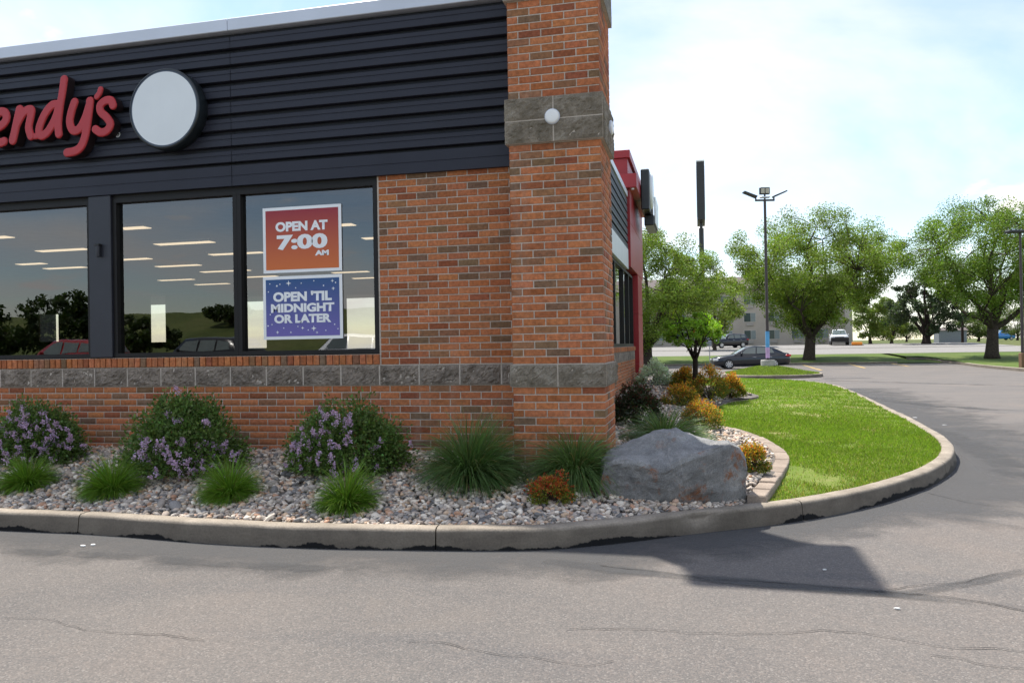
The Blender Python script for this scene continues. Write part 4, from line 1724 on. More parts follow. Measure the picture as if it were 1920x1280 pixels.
# ------------------------------------------------------------------ boulder
def build_boulder():
    st = [(1128, 927, 908, 906), (1136, 932, 872, 862), (1153, 937, 862, 842), (1178, 940, 858, 831), (1203, 942, 862, 820), (1228, 943, 874, 808), (1248, 944, 875, 803),
          (1271, 945, 862, 801), (1297, 945, 850, 809), (1320, 944, 842, 818), (1345, 942, 836, 824), (1370, 938, 833, 826), (1386, 932, 842, 833), (1395, 922, 860, 848), (1400, 905, 880, 874)]
    c = on_h(1262, 946, bed_h)
    o = empty('tmp')
    bpy.data.objects.remove(o)
    dep = depth_of(c) + 0.05
    sc = dep / FPX
    hz = lambda x: 649 - 0.0173 * (x - 960)
    rows = []
    for x, b, r, t in st:
        xx = (x - 1264) * sc
        Z = lambda y, k=1.0: (CAM[2] - (y - hz(x)) * sc * k) - c[2]
        e = 1 - abs((x - 1264) / 138.0) ** 3
        dtop = 0.20 + 0.30 * e
        dback = 0.30 + 0.55 * e
        zb, zr, zt = Z(b), Z(r), Z(t, 1 + (0.05 + dtop) / dep)
        zb = min(zb, 0.0) - 0.06
        kx = lambda d: (x - 960) * sc * (1 + d / dep) - (1264 - 960) * sc
        f0 = 0.05 - 0.05 * e + 0.10 * (1 - e)
        row = [(kx(f0), f0 + 0.07, zb), (kx(f0), f0 + 0.02, zb + (zr - zb) * 0.3), (kx(f0), f0 - 0.02, zb + (zr - zb) * 0.62), (kx(f0), f0 - 0.05, zb + (zr - zb) * 0.92), (kx(f0), f0 - 0.035, zr),
               (kx(f0 + .12), f0 + 0.15, zr + (zt - zr) * 0.46), (kx(dtop * .7), f0 + dtop * 0.65, zr + (zt - zr) * 0.93), (kx(dtop), f0 + dtop, zt), (kx(dback), f0 + dback * 0.92, zt - 0.08), (kx(dback), f0 + dback, zb + (zt - zb) * 0.4), (kx(dback), f0 + dback, zb)]
        rows.append(row)
    m = MB()
    m.grid(rows)
    n = len(rows[0])
    m.f.append(tuple(range(n)))
    m.f.append(tuple(len(m.v) - n + i for i in range(n)))
    me = m.mesh('boulder', 'boulder_stone', True)
    import bmesh
    bm = bmesh.new()
    bm.from_mesh(me)
    bmesh.ops.triangulate(bm, faces=[f for f in bm.faces if len(f.verts) > 4])
    bmesh.ops.subdivide_edges(bm, edges=bm.edges[:], cuts=4, use_grid_fill=True, smooth=0.06)
    bm.normal_update()
    for v in bm.verts:
        p = v.co * 1.0
        d = 0.030 * nz(p.x * 3.1, p.y * 3.1, p.z * 3.1 + 4) + 0.020 * (0.5 - abs(nz(p.x * 7, p.y * 7, p.z * 9))) + 0.009 * nz(p.x * 18, p.y * 18, p.z * 18) + 0.004 * nz(p.x * 45, p.y * 45, p.z * 45)
        # shallow ledges like broken bedding planes
        d += 0.012 * (abs(nz(p.x * 2.0, p.y * 2, p.z * 7.0 + 2)) - 0.25)
        v.co = p + v.normal * d
    bm.to_mesh(me)
    bm.free()
    me.polygons.foreach_set('use_smooth', [False] * len(me.polygons))
    yaw = math.atan2(AR[1], AR[0])
    o = link('boulder', me, None, (c[0], c[1], c[2]), label='large grey boulder with rusty stains in the gravel bed by the pillar', cat='boulder')
    o.rotation_euler = (0, 0, yaw)
    return c


boulder_c = build_boulder()


# ------------------------------------------------------------------ pebbles
def low_sphere():
    V, F = [(0, 0, 1)], []
    rings = [(0.74, 0.67), (1.0, 0.0), (0.74, -0.67)]
    n = 7
    for r, z in rings:
        for k in range(n):
            a = 2 * math.pi * (k + (0.5 if z == 0 else 0)) / n
            V.append((r * math.cos(a), r * math.sin(a), z))
    for k in range(n):
        F.append((0, 1 + k, 1 + (k + 1) % n))
        for q in range(2):
            a, b = 1 + q * n + k, 1 + q * n + (k + 1) % n
            c, d = a + n, b + n
            F.append((a, c, b))
            F.append((b, c, d))
    return np.array(V, float), np.array(F)


PC = np.array([[0.46, 0.40, 0.35], [0.60, 0.56, 0.51], [0.36, 0.33, 0.31], [0.21, 0.21, 0.22], [0.52, 0.40, 0.30], [0.72, 0.69, 0.64],
               [0.44, 0.27, 0.19], [0.15, 0.155, 0.165], [0.38, 0.36, 0.35], [0.50, 0.36, 0.29], [0.30, 0.28, 0.26]])
PW = np.array([3, 3, 3, 2.2, 1.5, 1.8, 0.8, 1.2, 2.5, 1.5, 2])
PW = PW / PW.sum()


def scatter_in(poly, n, xr, yr):
    P = np.array(poly)
    out = []
    tot = 0
    while tot < n:
        X = RNG.uniform(xr[0], xr[1], 6000)
        Y = RNG.uniform(yr[0], yr[1], 6000)
        k = in_poly(P, X, Y)
        out.append(np.c_[X[k], Y[k]])
        tot += k.sum()
    return np.concatenate(out)[:n]


def grid_h(hfun, x0, x1, y0, y1, st):
    """sampled copy of a height function for fast lookups"""
    xs, ys = np.arange(x0, x1 + st, st), np.arange(y0, y1 + st, st)
    Z = np.array([[hfun(x, y) for y in ys] for x in xs])

    def f(P):
        u = np.clip((P[:, 0] - x0) / st, 0, len(xs) - 1.001)
        v = np.clip((P[:, 1] - y0) / st, 0, len(ys) - 1.001)
        i, j = u.astype(int), v.astype(int)
        a, b = u - i, v - j
        return Z[i, j] * (1 - a) * (1 - b) + Z[i + 1, j] * a * (1 - b) + Z[i, j + 1] * (1 - a) * b + Z[i + 1, j + 1] * a * b
    return f


def area_poly(poly):
    P = np.array(poly)
    return 0.5 * abs(np.dot(P[:, 0], np.roll(P[:, 1], 1)) - np.dot(P[:, 1], np.roll(P[:, 0], 1)))


bed_fast = grid_h(bed_h, -6.5, 4.8, -2.2, 17, 0.12)


def pebbles(name, P, size, parent=None, **kw):
    V0, F0 = low_sphere()
    n = len(P)
    s = size * np.exp(RNG.normal(0, 0.28, n))
    sx, sy, sz = s * RNG.uniform(0.9, 1.5, n), s * RNG.uniform(0.75, 1.1, n), s * RNG.uniform(0.5, 0.85, n)
    a = RNG.uniform(0, 2 * np.pi, n)
    tl, tm = RNG.normal(0, 0.28, n), RNG.normal(0, 0.28, n)
    V = np.repeat(V0[None], n, 0) * (1 + RNG.normal(0, 0.07, (n, len(V0), 1)))
    V[:, :, 0] *= sx[:, None]
    V[:, :, 1] *= sy[:, None]
    V[:, :, 2] *= sz[:, None]
    V[:, :, 2] += V[:, :, 0] * tl[:, None] + V[:, :, 1] * tm[:, None]
    ca, sa = np.cos(a)[:, None], np.sin(a)[:, None]
    x = V[:, :, 0] * ca - V[:, :, 1] * sa
    y = V[:, :, 0] * sa + V[:, :, 1] * ca
    z = bed_fast(P) + RNG.uniform(-0.012, 0.016, n)
    W = np.stack([x + P[:, 0, None], y + P[:, 1, None], V[:, :, 2] + z[:, None]], -1).reshape(-1, 3)
    F = (F0[None] + (np.arange(n) * len(V0))[:, None, None]).reshape(-1, 3)
    c = PC[RNG.choice(len(PC), n, p=PW)] * RNG.uniform(0.85, 1.2, (n, 1)) * np.array([1.07, 1.0, 0.91])
    C = np.repeat(c, len(V0), 0)
    return link(name, np_mesh(name, W, F, 'pebble', C, True), parent, **kw)


bedP = np.array(BED_POLY)
front = scatter_in(BED_POLY, 25000, (-5.6, 3.75), (-1.88, 0.35))
side = scatter_in(BED_POLY, 16500, (1.5, 4.5), (0.35, 16.5))
wt = np.clip(1.2 - side[:, 1] / 16, 0.25, 1)
side = side[RNG.uniform(0, 1, len(side)) < wt]
PB = np.concatenate([front, side])
de = np.min(np.hypot(PB[:, 0, None] - EDGE[None, :, 0], PB[:, 1, None] - EDGE[None, :, 1]), axis=1)
PB = PB[de > 0.175]
pebbles('pebbles', PB, 0.0188, label='rounded river pebbles of mixed grey, tan and white filling the bed', cat='gravel', kind='stuff')


# ------------------------------------------------------------------ leaf and blade geometry
def leaf_arrays(C, D, size, aspect=0.5, fold=0.15):
    """rhombic leaves: centres C, directions D, per-leaf size"""
    n = len(C)
    D = D / (np.linalg.norm(D, axis=1)[:, None] + 1e-9)
    R = RNG.normal(size=(n, 3))
    S = np.cross(D, R)
    S /= np.linalg.norm(S, axis=1)[:, None] + 1e-9
    N = np.cross(S, D)
    size = np.broadcast_to(np.asarray(size, float), (n,))[:, None]
    w = size * aspect * 0.5
    V = np.stack([C - D * size * 0.5, C + S * w + N * size * fold * 0.5 - D * size * 0.05, C + D * size * 0.5, C - S * w + N * size * fold * 0.5 - D * size * 0.05], 1)
    F = np.arange(n * 4).reshape(n, 4)
    return V.reshape(-1, 3), F


def blades(base, tip_dir, length, width, droop, nseg=5, bend_dir=None):
    """curved strips: base (n,3), start direction, length, droop factor"""
    n = len(base)
    D = tip_dir / np.linalg.norm(tip_dir, axis=1)[:, None]
    H = D.copy()
    H[:, 2] = 0
    if bend_dir is not None:
        H = bend_dir
    H = H / (np.linalg.norm(H, axis=1)[:, None] + 1e-6)
    S = np.cross(D, np.array([0, 0, 1.0])) + RNG.normal(0, 0.25, (n, 3))
    S /= np.linalg.norm(S, axis=1)[:, None] + 1e-9
    pos = base.copy()
    V = []
    L = length[:, None] / nseg
    d = D.copy()
    for k in range(nseg + 1):
        t = k / nseg
        w = (width[:, None] if hasattr(width, '__len__') else width) * (1 - t ** 2.2) * 0.5 + 0.0004
        V.append(pos - S * w)
        V.append(pos + S * w)
        d = d + (H * 0.55 - np.array([0, 0, 1.0])) * (droop[:, None] * (0.35 + t) / nseg)
        d /= np.linalg.norm(d, axis=1)[:, None]
        pos = pos + d * L
    V = np.stack(V, 1)
    m = 2 * (nseg + 1)
    f = np.array([[2 * k, 2 * k + 1, 2 * k + 3, 2 * k + 2] for k in range(nseg)])
    F = (f[None] + (np.arange(n) * m)[:, None, None]).reshape(-1, 4)
    return V.reshape(-1, 3), F, m


def tint(n, base, var=0.2, hue=0.12, rep=4):
    b = np.asarray(base, float)
    c = b * (1 + RNG.normal(0, var, (n, 1))).clip(0.45, 1.7) * (1 + RNG.normal(0, hue, (n, 3)))
    return np.repeat(np.clip(c, 0.002, 0.9), rep, 0)


def bed_pt(px, py):
    return on_h(px, py, bed_h)


def grass_clump(name, px, py, wpx, hpx, nbl, color, label, group, lean=(0, 0), droop=1.3, width=0.006, spread=0.75, dry=0.04):
    p = bed_pt(px, py)
    dep = depth_of(p)
    R, Ht = wpx * dep / FPX / 2, hpx * dep / FPX
    p = p + np.array([AF[0], AF[1], 0]) * R * 0.5
    p[2] = bed_h(p[0], p[1])
    a = RNG.uniform(0, 2 * np.pi, nbl)
    rr = np.sqrt(RNG.uniform(0, 1, nbl))
    base = np.c_[np.cos(a) * rr * R * 0.32, np.sin(a) * rr * R * 0.32, np.zeros(nbl) - 0.02]
    el = rr * spread + RNG.normal(0, 0.12, nbl)
    D = np.c_[np.cos(a) * np.sin(el) + lean[0], np.sin(a) * np.sin(el) + lean[1], np.cos(el)]
    D += RNG.normal(0, 0.08, D.shape)
    ee = np.clip(np.abs(el), 0, 1.5)
    ln = 1.15 / np.sqrt((np.sin(ee) / (R * 1.12)) ** 2 + (np.cos(ee) / Ht) ** 2) * RNG.uniform(0.68, 1.08, nbl)
    V, F, m = blades(base, D, ln, np.full(nbl, width) * RNG.uniform(0.6, 1.2, nbl), droop * RNG.uniform(0.6, 1.3, nbl) * (0.4 + 1.2 * rr))
    c = tint(nbl, color, 0.22, 0.08, 1)
    k = RNG.uniform(0, 1, nbl) < dry
    c[k] = np.array([0.30, 0.24, 0.11]) * RNG.uniform(0.7, 1.2, (k.sum(), 1))
    C = np.repeat(c, m, 0)
    o = empty(name, p, label=label, cat='ornamental grass' if 'orn' in name else 'grass tuft', group=group)
    link('blades', np_mesh('blades', V, F, 'blade', C), o)
    # a dark root crown under the blades
    mb = MB()
    mb.lathe([(R * 0.36, -0.03), (R * 0.33, 0.02), (R * 0.2, 0.045), (0.002, 0.055)], (0, 0, 0), 'z', 14)
    part('root_crown', mb, 'stem_brown', o, True)
    return o


TG = 'small bright grass tufts along the kerb'
for (px, py, w, h, lab) in ((40, 920, 80, 66, 'small bright green grass tuft at the left edge of the photo'), (200, 933, 84, 82, 'small bright green grass tuft left of the middle lilac bush'),
                            (425, 940, 80, 84, 'small bright green grass tuft right of the middle lilac bush'), (646, 960, 80, 92, 'small bright green grass tuft in front of the right lilac bush')):
    grass_clump('grass_tuft', px, py, w, h, 2100, (0.16, 0.285, 0.034), lab, TG, (RNG.uniform(-.08, .08), RNG.uniform(-.05, .05)), 1.25, 0.0068, 0.95, 0.02)
OG = 'dark ornamental grasses'
grass_clump('ornamental_grass', 882, 912, 148, 140, 3200, (0.12, 0.20, 0.07), 'tall dark ornamental grass leaning right against the brick wall', OG, (0.22, -0.12), 1.25, 0.0075, 0.95)
grass_clump('ornamental_grass', 1082, 910, 148, 108, 2600, (0.13, 0.21, 0.07), 'drooping ornamental grass at the foot of the pillar left of the boulder', OG, (0.06, -0.12), 1.7, 0.008, 1.0)
grass_clump('ornamental_grass', 1258, 838, 184, 78, 2000, (0.14, 0.22, 0.08), 'drooping ornamental grass behind the boulder', OG, (0.12, 0.0), 1.7, 0.0075, 1.05)


def shrub(name, px, py, wpx, hpx, nleaf, leaf, color, label, group=None, cat='shrub', flowers=None, tipcol=None, depth_k=0.9, mat='leaf_dense', shell=0.5, flat=0.0, rough=0.18):
    p = bed_pt(px, py)
    dep = depth_of(p)
    R, Ht = wpx * dep / FPX / 2, hpx * dep / FPX
    p = p + np.array([AF[0], AF[1], 0]) * R * 0.6 * depth_k
    p[2] = bed_h(p[0], p[1])
    Rt = R * dep / dep
    # sub-mounds give an uneven outline
    nm = max(14, int(nleaf / 90))
    a = RNG.uniform(0, 2 * np.pi, nm)
    ct = RNG.uniform(-0.15, 1, nm)
    rad = np.sqrt(1 - ct ** 2) * (0.55 + 0.45 * RNG.uniform(0, 1, nm) ** shell)
    k = (0.55 + 0.45 * RNG.uniform(0, 1, nm) ** shell) * (1 + RNG.normal(0, rough * 0.5, nm))
    MC = np.c_[np.cos(a) * rad * R * 0.92, np.sin(a) * rad * R * 0.92 * depth_k, Ht * 0.12 + (ct * k * Ht * 0.84).clip(0.0)]
    mr = RNG.uniform(0.5, 1.0, nm) * 0.24 * min(R, Ht) + 0.02
    ip = RNG.choice(nm, nleaf)
    off = RNG.normal(0, 1, (nleaf, 3))
    off *= (RNG.uniform(0.3, 1, (nleaf, 1)) / np.linalg.norm(off, axis=1)[:, None])
    C = MC[ip] + off * mr[ip][:, None] * 1.25
    C[:, 2] = C[:, 2].clip(0.01)
    D = off + (C - np.array([0, 0, Ht * 0.2])) / max(R, Ht) * 0.7 + RNG.normal(0, 0.5, (nleaf, 3))
    V, F = leaf_arrays(C, D, leaf * RNG.uniform(0.6, 1.25, nleaf), 0.55, 0.25)
    col = tint(nleaf, color, 0.22, 0.10)
    if tipcol is not None:
        out = ((C[:, 2] / Ht) * 0.55 + np.linalg.norm(off, axis=1) * 0.55 + RNG.normal(0, 0.16, nleaf)) > 0.72
        n2 = int(out.sum())
        tc = np.asarray(tipcol)[RNG.integers(0, len(tipcol), n2)] * RNG.uniform(0.75, 1.2, (n2, 1))
        col.reshape(nleaf, 4, 3)[out] = tc[:, None, :]
    o = empty(name, p, label=label, cat=cat, group=group)
    link('foliage', np_mesh('foliage', V, F, mat, col), o)
    mb = MB()
    for i in range(0, nm, max(1, nm // 22)):
        q = Vector(MC[i])
        st = Vector((RNG.uniform(-.1, .1) * R, RNG.uniform(-.1, .1) * R, -0.04))
        mid = (st + q) * 0.5 + Vector((0, 0, 0.12 * Ht))
        mb.tube([st, mid, q], [0.008, 0.006, 0.003], 5, False)
    part('stems', mb, 'stem_brown', o, True)
    if flowers:
        nf, fs, fc, where = flowers
        cam_d = -np.array([AF[0], AF[1], 0])
        got = []
        tries = 0
        while len(got) < nf and tries < 6000:
            tries += 1
            i = RNG.integers(0, nm)
            dv = RNG.normal(0, 1, 3) + cam_d * 0.8 + np.array([0, 0, 0.3])
            dv /= np.linalg.norm(dv)
            q = MC[i] + dv * mr[i] * 1.35
            rel = np.array([q @ np.array([AR[0], AR[1], 0]) / R, q[2] / Ht])
            outward = (q[:2] @ cam_d[:2]) / R
            if q[2] < 0.03 or outward < 0.3 or RNG.uniform() > where(*rel):
                continue
            got.append(q)
        fv, ff, fcx = [], [], []
        for q in got:
            n = int(RNG.uniform(26, 60))
            sz = fs * RNG.uniform(0.7, 1.25)
            axis = RNG.normal(0, 0.4, 3) + np.array([0, 0, 0.9]) + cam_d * 0.4
            axis /= np.linalg.norm(axis)
            tt = RNG.uniform(-0.5, 0.9, n)
            pts = q + axis * (tt * sz)[:, None] + RNG.normal(0, 0.30, (n, 3)) * (sz * (0.95 - 0.55 * tt.clip(0)))[:, None]
            v, f = leaf_arrays(pts, RNG.normal(0, 1, (n, 3)), fs * 0.42 * RNG.uniform(0.7, 1.2, n), 0.85, 0.3)
            ff.append(f + sum(len(x) for x in fv))
            fv.append(v)
            fcx.append(tint(n, fc, 0.18, 0.05))
        if fv:
            link('blossoms', np_mesh('blossoms', np.concatenate(fv), np.concatenate(ff), 'petal', np.concatenate(fcx)), o)
    return o


LG = 'lilac bushes against the brick wall'
LC = (0.11, 0.18, 0.042)
FC = (0.58, 0.42, 0.64)
shrub('lilac_bush', 40, 878, 212, 108, 15000, 0.036, LC, 'lilac bush covered in purple blossom, cut by the left edge of the photo', LG, 'lilac bush', (95, 0.044, FC, lambda x, z: 0.8), None, 0.6)
shrub('lilac_bush', 326, 902, 246, 146, 18000, 0.037, LC, 'tallest round lilac bush, with purple blossom mostly low on its right side', LG, 'lilac bush', (60, 0.046, FC, lambda x, z: 0.9 if (z < 0.5 and x > -0.6) else 0.14), None, 0.7)
shrub('lilac_bush', 645, 898, 250, 128, 17000, 0.036, LC, 'broad lilac bush under the posters, with purple blossom on its upper left', LG, 'lilac bush', (66, 0.043, FC, lambda x, z: 0.9 if x < 0.1 else 0.22), None, 0.7)
SG = 'orange and red spirea shrubs'
SPC = (0.17, 0.19, 0.028)
TIP = [(0.70, 0.30, 0.035), (0.60, 0.14, 0.03), (0.72, 0.44, 0.05), (0.48, 0.36, 0.05)]
TIPR = [(0.52, 0.07, 0.03), (0.55, 0.16, 0.03), (0.42, 0.05, 0.03), (0.40, 0.26, 0.04)]
for px, py, w, h, tc, lab in ((1035, 950, 88, 40, TIPR, 'small red and green spirea shrub standing alone left of the boulder'),
                              (1415, 888, 56, 50, TIP, 'small orange spirea shrub just right of the boulder'),
                              (1322, 806, 72, 52, TIP, 'orange spirea shrub behind the boulder at the lawn edge'),
                              (1280, 762, 64, 36, TIP, 'low spirea shrub left of the small tree trunk'),
                              (1336, 752, 64, 62, TIP, 'largest orange spirea shrub right of the small tree trunk'),
                              (1374, 747, 52, 38, TIP, 'orange spirea shrub at the tip of the bed, nearest the lawn'),
                              (1286, 730, 46, 36, TIP, 'farthest orange spirea shrub, left behind the small tree trunk')):
    d = depth_of(bed_pt(px, py))
    shrub('spirea_shrub', px, py, w * 1.12, h * 1.08, 5200, 0.022 * max(1, d / 9), SPC, lab, SG, 'shrub', None, tc, 1.0, 'leaf', 0.4)
shrub('dark_shrub', 1200, 803, 112, 78, 4200, 0.045, (0.035, 0.05, 0.026), 'dark loose shrub with reddish shoots beside the pillar', None, 'shrub', None, [(0.10, 0.035, 0.03), (0.05, 0.07, 0.03)], 1.0, 'leaf', 0.5)
shrub('silver_shrub', 1231, 722, 70, 46, 4200, 0.05, (0.50, 0.56, 0.48), 'pale silvery round shrub near the red tower', None, 'shrub', None, [(0.72, 0.78, 0.70), (0.60, 0.68, 0.58)], 1.0, 'leaf', 0.4)


# ------------------------------------------------------------------ lawn grass
lawn_fast = grid_h(lawn_h, -1, 7.6, -1.2, 26.8, 0.25)


def lawn_blades():
    P = scatter_in(LAWN_POLY, 150000, (1.5, 7.6), (-1.0, 26.3))
    keep = RNG.uniform(0, 1, len(P)) < np.clip(7.0 / (P[:, 1] + 6.0), 0.12, 1.0)
    N = scatter_in(LAWN_POLY, 110000, (3.0, 7.0), (-1.0, 9.0))
    N = N[RNG.uniform(0, 1, len(N)) < np.clip(1.0 - (N[:, 1] - 1.0) / 8.0, 0, 1)]
    P = np.concatenate([P[keep], N])
    bare = np.array([mnoise.noise(Vector((x * 1.1, y * 1.1, 2.0))) + 0.5 * mnoise.noise(Vector((x * 3.4, y * 3.4, 5.0))) for x, y in P])
    edge = np.clip((1.9 - P[:, 1]) / 2.2, 0, 1) * 0.9
    k = RNG.uniform(0, 1, len(P)) > np.clip((bare - 0.22) * 1.6 + edge * (bare * 1.6 + 0.40), 0, 0.93)
    P, bare, edge = P[k], bare[k], edge[k]
    n = len(P)
    dist = np.hypot(P[:, 0] - CAM[0], P[:, 1] - CAM[1])
    far = np.clip(dist / 9, 1, 3.0)
    base = np.c_[P, lawn_fast(P) - 0.004]
    a = RNG.uniform(0, 2 * np.pi, n)
    h = RNG.uniform(0.018, 0.042, n) * (0.9 + 0.12 * far)
    w = 0.0042 * far
    lean = RNG.uniform(0.15, 0.8, n)
    tip = base + np.c_[np.cos(a) * lean * h, np.sin(a) * lean * h, h]
    b = RNG.uniform(0, 2 * np.pi, n)
    S = np.c_[np.cos(b), np.sin(b), np.zeros(n)] * w[:, None]
    V = np.stack([base - S, base + S, tip], 1).reshape(-1, 3)
    c = np.array([0.165, 0.255, 0.032]) * (1 + RNG.normal(0, 0.2, (n, 1))).clip(0.5, 1.6)
    patch = np.array([mnoise.noise(Vector((x * 0.7, y * 0.5, 11.0))) for x, y in P])
    c = c * (1 + 0.22 * patch[:, None]) * np.array([1.0, 1.0, 1.0])
    dry = RNG.uniform(0, 1, n) < np.clip(0.05 + 0.35 * edge + 0.2 * (bare - 0.1).clip(0), 0, 0.6)
    c[dry] = np.array([0.33, 0.28, 0.12]) * RNG.uniform(0.6, 1.2, (dry.sum(), 1))
    link('lawn_grass', np_mesh('lawn_grass', V, np.arange(3 * n).reshape(n, 3), 'lawn_blade', np.repeat(c, 3, 0)), None,
         label='short mown green grass of the lawn inside the kerb', cat='grass', kind='stuff')


lawn_blades()


# ------------------------------------------------------------------ trees
def make_tree(name, base, H, W, fork, nclu, nleaf, leaf, color, label, cat='tree', group=None, trunk_r=0.3, bark='bark', crown_c=0.60, squash=0.42, seed=1, limbs=7, lowest=0.2, clump=0.85, shape=None, gap=0.0, spread_low=0.0):
    rng = np.random.default_rng(seed)
    rnd = random.Random(seed)
    # cluster centres in an uneven envelope
    pts = []
    tries = 0
    lobes = [(rng.normal(0, 1, 3), rng.uniform(0.78, 1.1)) for _ in range(9)]
    lobes = [(v / np.linalg.norm(v), k) for v, k in lobes]
    while len(pts) < nclu and tries < 40000:
        tries += 1
        v = rng.normal(0, 1, 3)
        v /= np.linalg.norm(v)
        r = rng.uniform(0.25, 1) ** 0.5
        k = 1.0
        for lv, lk in lobes:
            q = max(0.0, float(v @ lv) - 0.6) / 0.4
            k *= 1 + (lk - 1) * q
        c = v * r * k
        z = crown_c * H + c[2] * squash * H
        if z < lowest * H:
            continue
        x, y = c[0] * W / 2, c[1] * W / 2
        if shape == 'vase':
            s = 0.62 + 0.55 * np.clip((z / H - lowest) / (0.75 - lowest), 0, 1)
            x, y = x * min(s, 1.05), y * min(s, 1.05)
        if gap and mnoise.noise(Vector((x * 0.55 + seed, y * 0.55, z * 0.55))) < -gap:
            continue
        pts.append((x, y, z))
    P = np.array(pts)
    o = empty(name, base, label=label, cat=cat, group=group)
    # limbs
    mb = MB()
    fz = fork * H
    lean = rng.normal(0, 0.15, 2) * trunk_r
    mb.tube([(0, 0, -0.25), (0, 0, 0.02 * H), (lean[0], lean[1], fz * 0.5), (2 * lean[0], 2 * lean[1], fz)], [trunk_r * 1.35, trunk_r * 1.08, trunk_r * 0.92, trunk_r * 0.86], 12)
    nodes = []
    for i in range(limbs):
        a = 2 * math.pi * (i + rng.uniform(-.3, .3)) / limbs
        e = rng.uniform(0.45, 0.85)
        tx, ty = math.cos(a) * W / 2 * e * 0.82, math.sin(a) * W / 2 * e * 0.82
        tz = rng.uniform(crown_c - 0.12, crown_c + 0.26) * H
        if i % 3 == 2:
            tz = (crown_c - 0.22) * H + spread_low
        st = Vector((2 * lean[0], 2 * lean[1], fz * rng.uniform(0.82, 1.0)))
        pl = []
        for k in range(7):
            t = k / 6
            q = st.lerp(Vector((tx, ty, tz)), t)
            q.z = st.z + (tz - st.z) * (t ** 1.15)
            q += Vector(rng.normal(0, 0.02 * W * t, 3))
            pl.append(q)
        r0 = trunk_r * rng.uniform(0.42, 0.6)
        rad = [r0 * (1 - 0.82 * k / 6) for k in range(7)]
        mb.tube(pl, rad, 7, False)
        for k in range(1, 7):
            nodes.append((np.array(pl[k]), rad[k]))
    # central leader
    pl = [Vector((2 * lean[0], 2 * lean[1], fz * 0.95)) + Vector((rng.normal(0, .02) * W * k / 5, rng.normal(0, .02) * W * k / 5, (0.9 * H - fz) * k / 5)) for k in range(6)]
    rad = [trunk_r * 0.6 * (1 - 0.86 * k / 5) for k in range(6)]
    mb.tube(pl, rad, 7, False)
    nodes += [(np.array(pl[k]), rad[k]) for k in range(1, 6)]
    NP = np.array([q[0] for q in nodes])
    for c in P:
        d = np.linalg.norm(NP - c, axis=1) + 0.6 * (NP[:, 2] - c[2]).clip(0)
        j = int(d.argmin())
        s0, r0 = nodes[j]
        mid = (s0 + c) / 2 + rng.normal(0, 0.05, 3) * d[j] + np.array([0, 0, 0.08 * d[j]])
        mb.tube([Vector(s0), Vector(mid), Vector(c)], [min(r0 * 0.55, 0.02 * H ** 0.5), 0.010 * H ** 0.5, 0.004 * H ** 0.5], 5, False)
    part('trunk', mb, bark, o, True)
    # leaves
    per = rng.choice(len(P), nleaf, p=None)
    R = clump * rng.uniform(0.6, 1.25, len(P)) * (W * 0.078)
    off = rng.normal(0, 1, (nleaf, 3))
    off *= (rng.uniform(0, 1, nleaf) ** 0.5 / np.linalg.norm(off, axis=1))[:, None] * np.array([1.15, 1.15, 0.95])
    C = P[per] + off * R[per][:, None]
    D = rng.normal(0, 1, (nleaf, 3)) + np.array([0, 0, -0.3])
    global RNG
    V, F = leaf_arrays(C, D, leaf * rng.uniform(0.6, 1.3, nleaf), 0.55, 0.2)
    cl = 1 + rng.normal(0, 0.16, len(P))
    col = tint(nleaf, color, 0.16, 0.08).reshape(nleaf, 4, 3) * cl[per][:, None, None]
    link('crown', np_mesh('crown', V, F, 'leaf', col.reshape(-1, 3)), o)
    return o


def tree_at(px, py, dep):
    p = at_depth(px, py, dep)
    return (p[0], p[1], g(p[1]) + 0.0)


LEAF1 = (0.168, 0.240, 0.036)
TGp = 'large trees along the far grass verge'
b = tree_at(1214, 672, 64)
make_tree('shade_tree', b, 11.6, 12.9, 0.15, 250, 95000, 0.145, LEAF1, 'large green tree standing right behind the red tower', group=TGp, trunk_r=0.42, seed=21, lowest=0.12, crown_c=0.52, squash=0.47, gap=0.25)
b = tree_at(1517, 672, 64)
make_tree('shade_tree', b, 12.0, 14.2, 0.17, 280, 110000, 0.145, LEAF1, 'large spreading tree in the middle of the verge behind the dark sedan', group=TGp, trunk_r=0.45, seed=5, lowest=0.12, crown_c=0.57, squash=0.44, shape='vase', gap=0.22)
b = tree_at(1860, 665, 58)
make_tree('shade_tree', (b[0], b[1], 0.15), 11.2, 13.6, 0.2, 260, 95000, 0.135, (0.145, 0.228, 0.032), 'large spreading tree on the right with a thick forked trunk', group=TGp, trunk_r=0.42, seed=8, lowest=0.24, crown_c=0.62, squash=0.39, shape='vase', gap=0.25)
b = tree_at(1737, 650, 96)
make_tree('evergreen_tree', b, 9.5, 10.0, 0.1, 120, 14000, 0.30, (0.045, 0.07, 0.03), 'dark low evergreen tree across the road between two large trees', trunk_r=0.5, bark='bark_dark', seed=13, lowest=0.16, crown_c=0.5, squash=0.42)
